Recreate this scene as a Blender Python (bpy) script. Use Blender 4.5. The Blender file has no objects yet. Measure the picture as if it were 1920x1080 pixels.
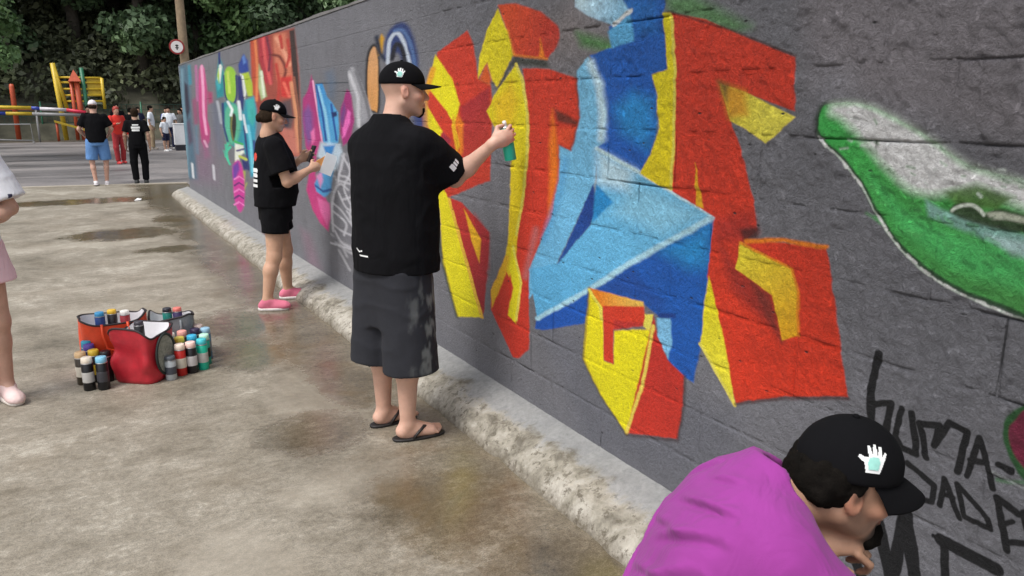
import bpy, math, random
import numpy as np
from mathutils import Vector, Matrix
from mathutils.bvhtree import BVHTree
random.seed(7); rng=np.random.default_rng(7)
R=math.radians
sc=bpy.context.scene
# ------------------------------------------------------------------ camera, sky, sun, exposure
cd=bpy.data.cameras.new('camera'); cam=bpy.data.objects.new('camera',cd); sc.collection.objects.link(cam)
cam.location=(0,0,1.62); cam.rotation_euler=(R(90-13.196),0,R(-29.569))
cd.sensor_width=36; cd.lens=36*1450/1920; cd.clip_start=.05; cd.clip_end=2000
sc.camera=cam
w=bpy.data.worlds.new('World'); sc.world=w; w.use_nodes=True
nt=w.node_tree; nt.nodes.clear()
sk=nt.nodes.new('ShaderNodeTexSky'); sk.sky_type='NISHITA'; sk.sun_disc=False
SUN_EL,SUN_AZ=60,-108
sk.sun_elevation=R(SUN_EL); sk.sun_rotation=R(SUN_AZ); sk.air_density=1.0; sk.dust_density=3.0; sk.ozone_density=.6
hs=nt.nodes.new('ShaderNodeHueSaturation'); hs.inputs['Saturation'].default_value=.28
bg=nt.nodes.new('ShaderNodeBackground'); bg.inputs['Strength'].default_value=.15
wo=nt.nodes.new('ShaderNodeOutputWorld')
nt.links.new(sk.outputs[0],hs.inputs['Color']); nt.links.new(hs.outputs[0],bg.inputs[0]); nt.links.new(bg.outputs[0],wo.inputs[0])
ld=bpy.data.lights.new('sun','SUN'); ld.energy=1.7; ld.angle=R(20); ld.color=(1,.965,.92)
sun=bpy.data.objects.new('sun',ld); sc.collection.objects.link(sun)
_d=Vector((math.sin(R(SUN_AZ))*math.cos(R(SUN_EL)),math.cos(R(SUN_AZ))*math.cos(R(SUN_EL)),math.sin(R(SUN_EL))))
sun.rotation_euler=_d.to_track_quat('Z','Y').to_euler()
sc.view_settings.view_transform='Standard'; sc.view_settings.look='None'; sc.view_settings.gamma=1
sc.view_settings.use_curve_mapping=False; sc.view_settings.exposure=.42

# ------------------------------------------------------------------ helpers
def lin(c):
    return tuple(((x/255)/12.92 if x/255<=.04045 else ((x/255+.055)/1.055)**2.4) for x in c)
class NB:
    """small node builder"""
    def __init__(s,name):
        s.m=bpy.data.materials.new(name); s.m.use_nodes=True; s.t=s.m.node_tree
        s.b=s.t.nodes['Principled BSDF']; s.o=s.t.nodes['Material Output']
    def n(s,kind,**kw):
        x=s.t.nodes.new(kind)
        for k,v in kw.items():
            if hasattr(x,k): setattr(x,k,v)
        return x
    def l(s,a,b): s.t.links.new(a,b)
    def put(s,v,sock):
        if hasattr(v,'is_output') or isinstance(v,bpy.types.NodeSocket): s.l(v,sock)
        else: sock.default_value=v if not (isinstance(v,tuple) and len(v)==3 and sock.type=='RGBA') else (*v,1)
    def coord(s,which='Object'):
        return s.n('ShaderNodeTexCoord').outputs[which]
    def pos(s): return s.n('ShaderNodeNewGeometry').outputs['Position']
    def mapping(s,v,scale=(1,1,1),loc=(0,0,0),rot=(0,0,0)):
        x=s.n('ShaderNodeMapping'); s.l(v,x.inputs[0]); x.inputs['Scale'].default_value=scale; x.inputs['Location'].default_value=loc; x.inputs['Rotation'].default_value=rot
        return x.outputs[0]
    def noise(s,v,scale,detail=4,rough=.55,dist=0):
        x=s.n('ShaderNodeTexNoise'); s.l(v,x.inputs['Vector']); x.inputs['Scale'].default_value=scale; x.inputs['Detail'].default_value=detail
        x.inputs['Roughness'].default_value=rough; x.inputs['Distortion'].default_value=dist; return x.outputs['Fac']
    def math(s,op,a,b=0.0,clamp=False):
        x=s.n('ShaderNodeMath',operation=op); x.use_clamp=clamp; s.put(a,x.inputs[0]); s.put(b,x.inputs[1]); return x.outputs[0]
    def ramp(s,f,stops):
        x=s.n('ShaderNodeValToRGB'); s.l(f,x.inputs[0]); e=x.color_ramp.elements
        while len(e)<len(stops): e.new(.5)
        for i,(p,c) in enumerate(stops):
            e[i].position=p; e[i].color=(*c,1) if isinstance(c,tuple) else (c,c,c,1)
        return x.outputs[0]
    def mix(s,f,a,b,mode='MIX'):
        x=s.n('ShaderNodeMix',data_type='RGBA',blend_type=mode); s.put(f,x.inputs[0]); s.put(a,x.inputs[6]); s.put(b,x.inputs[7]); return x.outputs[2]
    def bump(s,h,strength=.3,dist=.01,normal=None):
        x=s.n('ShaderNodeBump'); s.l(h,x.inputs['Height']); x.inputs['Strength'].default_value=strength; x.inputs['Distance'].default_value=dist
        if normal is not None: s.l(normal,x.inputs['Normal'])
        s.l(x.outputs[0],s.b.inputs['Normal']); return x.outputs[0]
    def color(s,c): s.put(c,s.b.inputs['Base Color']); return s
    def rough(s,r): s.put(r,s.b.inputs['Roughness']); return s
def simple(name,rgb,rough=.7,var=.18,scale=12,bump=0,bscale=60,metal=0,spec=None):
    """solid colour with procedural unevenness; rgb is linear"""
    b=NB(name); v=b.coord()
    n=b.noise(v,scale,5,.6)
    lo=tuple(c*(1-var) for c in rgb); hi=tuple(min(1,c*(1+var)) for c in rgb)
    b.color(b.ramp(n,[(.3,lo),(.7,hi)])); b.rough(rough); b.b.inputs['Metallic'].default_value=metal
    if spec is not None: b.b.inputs['Specular IOR Level'].default_value=spec
    if bump: b.bump(b.noise(v,bscale,4),bump,.004)
    return b.m
def cloth(name,rgb,rough=.9,var=.12,weave=600,fold=.5,sheen=.06):
    b=NB(name); v=b.coord()
    n=b.noise(v,3.5,4,.6); lo=tuple(c*(1-var) for c in rgb); hi=tuple(min(1,c*(1+var)) for c in rgb)
    b.color(b.ramp(n,[(.3,lo),(.7,hi)])); b.rough(rough); b.b.inputs['Specular IOR Level'].default_value=.25 if sheen else .12
    b.b.inputs['Sheen Weight'].default_value=sheen; b.b.inputs['Sheen Roughness'].default_value=.6
    fl=b.noise(b.mapping(v,(9,9,4)),1,3,.5,.8); wv=b.noise(v,weave,2)
    h=b.math('ADD',b.math('MULTIPLY',fl,1.0),b.math('MULTIPLY',wv,.03))
    b.bump(h,fold,.03); return b.m
def vcol(name,rough=.55,sss=.0,bump=.15,bscale=220,nvar=.1):
    b=NB(name); a=b.n('ShaderNodeAttribute'); a.attribute_name='Col'; v=b.coord()
    n=b.noise(v,26,4,.6); f=b.ramp(n,[(.3,1-nvar),(.7,1+nvar)])
    b.color(b.mix(1.0,a.outputs['Color'],f,'MULTIPLY')); b.rough(rough)
    if sss: b.b.inputs['Subsurface Weight'].default_value=sss; b.b.inputs['Subsurface Radius'].default_value=(.012,.005,.003); b.b.inputs['Subsurface Scale'].default_value=1
    b.bump(b.noise(v,bscale,3),bump,.002); return b.m

def empty(name,loc,label,cat,group=None):
    o=bpy.data.objects.new(name,None); sc.collection.objects.link(o); o.location=loc; o.empty_display_size=.1
    tag(o,label,cat,group); return o
def tag(o,label=None,cat=None,group=None,kind=None):
    if label: o['label']=label
    if cat: o['category']=cat
    if group: o['group']=group
    if kind: o['kind']=kind
    return o
def mesh_obj(name,V,F,mat,parent=None,smooth=True,col=None,loc=None):
    me=bpy.data.meshes.new(name)
    V=np.asarray(V,dtype=np.float32)
    if isinstance(F,np.ndarray) and F.ndim==2:
        k=F.shape[1]; me.vertices.add(len(V)); me.vertices.foreach_set('co',V.ravel())
        me.loops.add(F.size); me.loops.foreach_set('vertex_index',F.astype(np.int32).ravel())
        me.polygons.add(len(F)); me.polygons.foreach_set('loop_start',np.arange(0,F.size,k,dtype=np.int32))
        me.update(calc_edges=True)
    else:
        me.from_pydata([tuple(v) for v in V],[],[tuple(int(i) for i in f) for f in F]); me.update()
    if smooth: me.polygons.foreach_set('use_smooth',np.ones(len(me.polygons),dtype=bool))
    if col is not None:
        a=me.color_attributes.new('Col','FLOAT_COLOR','POINT'); c=np.ones((len(V),4),dtype=np.float32); c[:,:3]=col; a.data.foreach_set('color',c.ravel())
    if mat is not None: me.materials.append(mat)
    o=bpy.data.objects.new(name,me); sc.collection.objects.link(o)
    if parent is not None: o.parent=parent
    if loc is not None: o.location=loc
    return o
class MB:
    def __init__(s): s.V=[]; s.F=[]
    def add(s,V,F):
        k=len(s.V); s.V+= [tuple(map(float,v)) for v in V]; s.F+=[tuple(i+k for i in f) for f in F]; return s
    def box(s,c,h,M=None,bev=0):
        x,y,z=h
        if bev<=0:
            V=[(sx*x,sy*y,sz*z) for sx in(-1,1) for sy in(-1,1) for sz in(-1,1)]
            F=[(0,1,3,2),(4,6,7,5),(0,4,5,1),(2,3,7,6),(0,2,6,4),(1,5,7,3)]
        else:
            b=bev; V=[]; F=[]
            for sx in(-1,1):
                for sy in(-1,1):
                    for sz in(-1,1):
                        V+=[(sx*x,sy*(y-b),sz*(z-b)),(sx*(x-b),sy*y,sz*(z-b)),(sx*(x-b),sy*(y-b),sz*z)]
            def I(a,b_,c_,k): return ((a*2+b_)*2+c_)*3+k
            for a in(0,1):
                f=[I(a,0,0,0),I(a,1,0,0),I(a,1,1,0),I(a,0,1,0)]; F.append(f if a else f[::-1])
                f=[I(0,a,0,1),I(0,a,1,1),I(1,a,1,1),I(1,a,0,1)]; F.append(f if a else f[::-1])
                f=[I(0,0,a,2),I(1,0,a,2),I(1,1,a,2),I(0,1,a,2)]; F.append(f if a else f[::-1])
            for a in(0,1):
                for b_ in(0,1):
                    f=[I(a,b_,0,0),I(a,b_,1,0),I(a,b_,1,1),I(a,b_,0,1)]; F.append(f if (a^b_) else f[::-1])
                    f=[I(a,0,b_,0),I(a,0,b_,2),I(a,1,b_,2),I(a,1,b_,0)]; F.append(f if (a^b_) else f[::-1])
                    f=[I(0,a,b_,1),I(1,a,b_,1),I(1,a,b_,2),I(0,a,b_,2)]; F.append(f if (a^b_) else f[::-1])
                    for c_ in(0,1):
                        f=[I(a,b_,c_,0),I(a,b_,c_,1),I(a,b_,c_,2)]; F.append(f if (a+b_+c_)%2 else f[::-1])
        V=[Vector(v) for v in V]
        if M is not None: V=[M@v for v in V]
        return s.add([v+Vector(c) for v in V],F)
    def tube(s,pts,rad,n=8,caps=True):
        pts=[Vector(p) for p in pts]; rr=rad if hasattr(rad,'__len__') else [rad]*len(pts)
        V=[];F=[]; t0=(pts[1]-pts[0]).normalized(); a=t0.orthogonal().normalized()
        for i,p in enumerate(pts):
            t=((pts[min(i+1,len(pts)-1)]-pts[max(i-1,0)])).normalized()
            a=(a-t*a.dot(t)).normalized(); b=t.cross(a)
            for k in range(n):
                an=2*math.pi*k/n; V.append(p+(a*math.cos(an)+b*math.sin(an))*rr[i])
        for i in range(len(pts)-1):
            for k in range(n):
                F.append((i*n+k,i*n+(k+1)%n,(i+1)*n+(k+1)%n,(i+1)*n+k))
        if caps: F.append(tuple(range(n))[::-1]); F.append(tuple((len(pts)-1)*n+k for k in range(n)))
        return s.add(V,F)
    def lathe(s,prof,c=(0,0,0),n=14,M=None):
        V=[];F=[]
        for r,z in prof:
            for k in range(n):
                an=2*math.pi*k/n; V.append(Vector((r*math.cos(an),r*math.sin(an),z)))
        for i in range(len(prof)-1):
            for k in range(n): F.append((i*n+k,i*n+(k+1)%n,(i+1)*n+(k+1)%n,(i+1)*n+k))
        F.append(tuple(range(n))[::-1]); F.append(tuple((len(prof)-1)*n+k for k in range(n)))
        if M is not None: V=[M@v for v in V]
        return s.add([v+Vector(c) for v in V],F)
    def obj(s,name,mat,parent=None,smooth=False,loc=None): return mesh_obj(name,s.V,s.F,mat,parent,smooth,None,loc)

# ------------------------------------------------------------------ numpy value noise
def vnoise(P,f,seed=0):
    Q=P*f+seed*17.31; i=np.floor(Q).astype(np.int64); t=Q-i; t=t*t*(3-2*t)
    def hsh(x,y,z):
        n=(x*374761393+y*668265263+z*2147483647+seed*1274126177)&0xffffffff
        n=((n^(n>>13))*1274126177)&0xffffffff; n=n^(n>>16); return (n&0xffff)/65535.0
    x,y,z=i[...,0],i[...,1],i[...,2]; r=0
    for a in(0,1):
        for b in(0,1):
            for c in(0,1):
                wgt=(t[...,0] if a else 1-t[...,0])*(t[...,1] if b else 1-t[...,1])*(t[...,2] if c else 1-t[...,2])
                r=r+wgt*hsh(x+a,y+b,z+c)
    return r*2-1
def fbm(P,f,o=3,seed=0,g=.5):
    r=0;a=1;t=0
    for k in range(o): r=r+a*vnoise(P,f*2**k,seed+k); t+=a; a*=g
    return r/t

# ------------------------------------------------------------------ implicit surface modelling
A=lambda *v: np.array(v,dtype=float)
def unit(v): v=np.asarray(v,float); return v/np.linalg.norm(v)
class Cone:      # round cone
    def __init__(s,a,b,r1,r2,cut=False): s.a=np.asarray(a,float); s.b=np.asarray(b,float); s.r1=r1; s.r2=r2; s.cut=cut
    def bb(s): r=max(s.r1,s.r2); return np.minimum(s.a,s.b)-r,np.maximum(s.a,s.b)+r
    def d(s,P):
        ab=s.b-s.a; L2=ab@ab; q=P-s.a; t=np.clip(q@ab/L2,0,1)
        d=np.sqrt(((q-t[...,None]*ab)**2).sum(-1))-(s.r1+t*(s.r2-s.r1))
        if s.cut: d=np.maximum(d,((P-s.b)@ab)/math.sqrt(L2))
        return d
class Ell:
    def __init__(s,c,r,M=None): s.c=np.asarray(c,float); s.r=np.asarray(r,float); s.M=np.eye(3) if M is None else np.asarray(M)
    def bb(s): e=np.abs(s.M)@s.r; return s.c-e,s.c+e
    def d(s,P):
        q=(P-s.c)@s.M; k0=np.sqrt(((q/s.r)**2).sum(-1)); k1=np.sqrt(((q/s.r**2)**2).sum(-1))+1e-9
        return k0*(k0-1)/k1
class Box:
    def __init__(s,c,h,M=None,r=.01): s.c=np.asarray(c,float); s.h=np.asarray(h,float); s.M=np.eye(3) if M is None else np.asarray(M); s.r=r
    def bb(s): e=np.abs(s.M)@s.h; return s.c-e,s.c+e
    def d(s,P):
        q=np.abs((P-s.c)@s.M)-(s.h-s.r)
        return np.sqrt((np.maximum(q,0)**2).sum(-1))+np.minimum(q.max(-1),0)-s.r
class Loft:      # sections (z, cx, cy, rx, ry) along the third column of M
    def __init__(s,o,M,sec,n=2.0,cap=True): s.o=np.asarray(o,float); s.M=np.asarray(M); s.s=np.array(sec,float); s.n=n
    def bb(s):
        S=s.s; lo=A((S[:,1]-S[:,3]).min(),(S[:,2]-S[:,4]).min(),S[:,0].min()); hi=A((S[:,1]+S[:,3]).max(),(S[:,2]+S[:,4]).max(),S[:,0].max())
        C=np.array([[ (lo,hi)[i][0],(lo,hi)[j][1],(lo,hi)[k][2]] for i in(0,1) for j in(0,1) for k in(0,1)])@s.M.T+s.o
        return C.min(0),C.max(0)
    def d(s,P):
        q=(P-s.o)@s.M; z=q[...,2]; S=s.s; I=lambda k: np.interp(z,S[:,0],S[:,k])
        rx,ry=I(3),I(4); x=np.abs(q[...,0]-I(1))/rx; y=np.abs(q[...,1]-I(2))/ry
        k=(x**s.n+y**s.n)**(1/s.n); d=(k-1)*np.minimum(rx,ry)
        return np.maximum(np.maximum(d,S[0,0]-z),z-S[-1,0])
class Field:
    def __init__(s,prims,h,pad=.03):
        lo=np.min([p.bb()[0] for p in prims],0)-pad; hi=np.max([p.bb()[1] for p in prims],0)+pad
        s.lo=lo; s.h=h; s.n=np.ceil((hi-lo)/h).astype(int)+1; s.F=np.full(tuple(s.n),1e3,dtype=np.float32)
    def sub(s,bb,m):
        a=np.clip(np.floor((bb[0]-m-s.lo)/s.h).astype(int),0,s.n); b=np.clip(np.ceil((bb[1]+m-s.lo)/s.h).astype(int)+1,0,s.n)
        if (b<=a).any(): return None,None
        ax=[s.lo[i]+s.h*np.arange(a[i],b[i]) for i in range(3)]
        P=np.stack(np.meshgrid(*ax,indexing='ij'),-1); return tuple(slice(a[i],b[i]) for i in range(3)),P
    def add(s,p,k=.02):
        sl,P=s.sub(p.bb(),k+2.5*s.h)
        if sl is None: return s
        d=p.d(P); f=s.F[sl]; 
        if k>0: h=np.maximum(k-np.abs(f-d),0)/k; s.F[sl]=np.minimum(f,d)-h*h*k*.25
        else: s.F[sl]=np.minimum(f,d)
        return s
    def cut(s,p,k=.01):
        sl,P=s.sub(p.bb(),k+2.5*s.h)
        if sl is None: return s
        d=-p.d(P); f=s.F[sl]; h=np.maximum(k-np.abs(f-d),0)/k; s.F[sl]=np.maximum(f,d)+h*h*k*.25
        return s
    def disp(s,fn,band=.05):
        idx=np.where(np.abs(s.F)<band)
        if len(idx[0])==0: return s
        P=np.stack([s.lo[i]+s.h*idx[i] for i in range(3)],-1); s.F[idx]+=fn(P).astype(np.float32); return s
    def mesh(s):
        F=s.F; ins=F<0
        c=ins[:-1,:-1,:-1].astype(np.int8)
        for a,b,d in [(0,0,1),(0,1,0),(0,1,1),(1,0,0),(1,0,1),(1,1,0),(1,1,1)]:
            c=c+ins[a:F.shape[0]-1+a,b:F.shape[1]-1+b,d:F.shape[2]-1+d]
        act=np.argwhere((c>0)&(c<8)); idx=np.full(c.shape,-1,np.int32); idx[tuple(act.T)]=np.arange(len(act))
        cor=[(a,b,d) for a in(0,1) for b in(0,1) for d in(0,1)]
        val={k:F[act[:,0]+k[0],act[:,1]+k[1],act[:,2]+k[2]] for k in cor}
        S=np.zeros((len(act),3)); N=np.zeros(len(act))
        for k in cor:
            for ax in range(3):
                if k[ax]: continue
                m=list(k); m[ax]=1; m=tuple(m); f0,f1=val[k],val[m]; x=(f0<0)!=(f1<0)
                t=np.where(x,f0/np.where(x,f0-f1,1),0); t=np.clip(t,0,1)
                p=np.tile(np.array(k,float),(len(act),1)); p[:,ax]+=t; S+=p*x[:,None]; N+=x
        V=s.lo+s.h*(act+S/np.maximum(N,1)[:,None]); Q=[]
        for ax in range(3):
            o=[i for i in range(3) if i!=ax]
            sl0=[slice(None)]*3; sl1=[slice(None)]*3; sl0[ax]=slice(0,-1); sl1[ax]=slice(1,None)
            x=np.argwhere(ins[tuple(sl0)]!=ins[tuple(sl1)]); 
            x=x[(x[:,o[0]]>0)&(x[:,o[1]]>0)&(x[:,o[0]]<F.shape[o[0]]-1)&(x[:,o[1]]<F.shape[o[1]]-1)]
            flip=ins[tuple(x.T)]
            def cell(da,db):
                y=x.copy(); y[:,o[0]]-=da; y[:,o[1]]-=db; return idx[tuple(y.T)]
            q=np.stack([cell(0,0),cell(1,0),cell(1,1),cell(0,1)],1)
            if ax==1: flip=~flip
            q[~flip]=q[~flip][:,::-1]; Q.append(q[(q>=0).all(1)])
        return V,np.concatenate(Q)
def relax(V,F,it=1,lam=.5):
    for _ in range(it):
        S=np.zeros_like(V); N=np.zeros(len(V))
        for a in range(4):
            b=(a+1)%4
            np.add.at(S,F[:,a],V[F[:,b]]); np.add.at(N,F[:,a],1)
        V=V+lam*(S/np.maximum(N,1)[:,None]-V)
    return V

# ------------------------------------------------------------------ materials of the place
def m_wall(images=True):
    b=NB('painted_wall_plaster'); P=b.pos()
    sx=b.n('ShaderNodeSeparateXYZ'); b.l(P,sx.inputs[0])
    ly=b.math('LOGARITHM',b.math('MAXIMUM',sx.outputs['Y'],.1),math.e)
    u=b.math('DIVIDE',b.math('SUBTRACT',ly,math.log(TY0)),math.log(TY1/TY0)); v=b.math('DIVIDE',b.math('SUBTRACT',sx.outputs['Z'],TZ0),TZ1-TZ0)
    cx=b.n('ShaderNodeCombineXYZ'); b.l(u,cx.inputs[0]); b.l(v,cx.inputs[1])
    im=b.n('ShaderNodeTexImage'); im.image=mural_image(); im.interpolation='Cubic'; im.extension='EXTEND'; b.l(cx.outputs[0],im.inputs[0])
    # plaster relief: broad trowelled lumps and fine grit, roughest on the upper near part
    n1=b.noise(P,24,8,.68,.25); n2=b.noise(P,80,6,.7,.1); n3=b.noise(P,240,3,.7)
    up=b.ramp(b.math('ADD',b.math('MULTIPLY',sx.outputs['Z'],.42),b.math('MULTIPLY',sx.outputs['Y'],-.18)),[(.0,.25),(.32,1.0)])
    h=b.math('ADD',b.math('MULTIPLY',n1,b.math('MULTIPLY',up,.9)),b.math('ADD',b.math('MULTIPLY',n2,.35),b.math('MULTIPLY',n3,.12)))
    # small chips and holes in the plaster
    vo=b.n('ShaderNodeTexVoronoi'); b.l(b.mapping(P,(1,.8,1.7)),vo.inputs[0]); vo.inputs['Scale'].default_value=13; vo.inputs['Randomness'].default_value=1
    pit=b.ramp(vo.outputs['Distance'],[(.03,0.0),(.11,1.0)]); sel=b.ramp(b.noise(P,6.1,2),[(.5,1.0),(.58,0.0)])
    pit=b.math('MAXIMUM',pit,sel,True)
    n4=b.noise(P,36,8,.75,.35); h=b.math('ADD',h,b.math('MULTIPLY',b.ramp(n4,[(.35,0.0),(.6,1.0)]),b.math('MULTIPLY',up,.55)))
    h=b.math('ADD',h,b.math('MULTIPLY',pit,.5))
    g=b.ramp(b.noise(P,5,5,.65),[(.3,.86),(.72,1.08)]); g2=b.ramp(n2,[(.3,.84),(.65,1.08)])
    gp=b.ramp(n1,[(.34,.6),(.46,1.0)]); gp=b.mix(b.math('MULTIPLY',up,.6),(1,1,1),gp)
    c=b.mix(1.0,im.outputs[0],g,'MULTIPLY'); c=b.mix(1.0,c,g2,'MULTIPLY'); c=b.mix(1.0,c,gp,'MULTIPLY')
    c=b.mix(b.math('SUBTRACT',1.0,pit),c,(.03,.03,.032))
    b.color(c); b.rough(.62); b.b.inputs['Specular IOR Level'].default_value=.35
    b.bump(h,1.0,.030); return b.m
TY0,TY1,TZ0,TZ1=.42,17.0,.1,2.4
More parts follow.
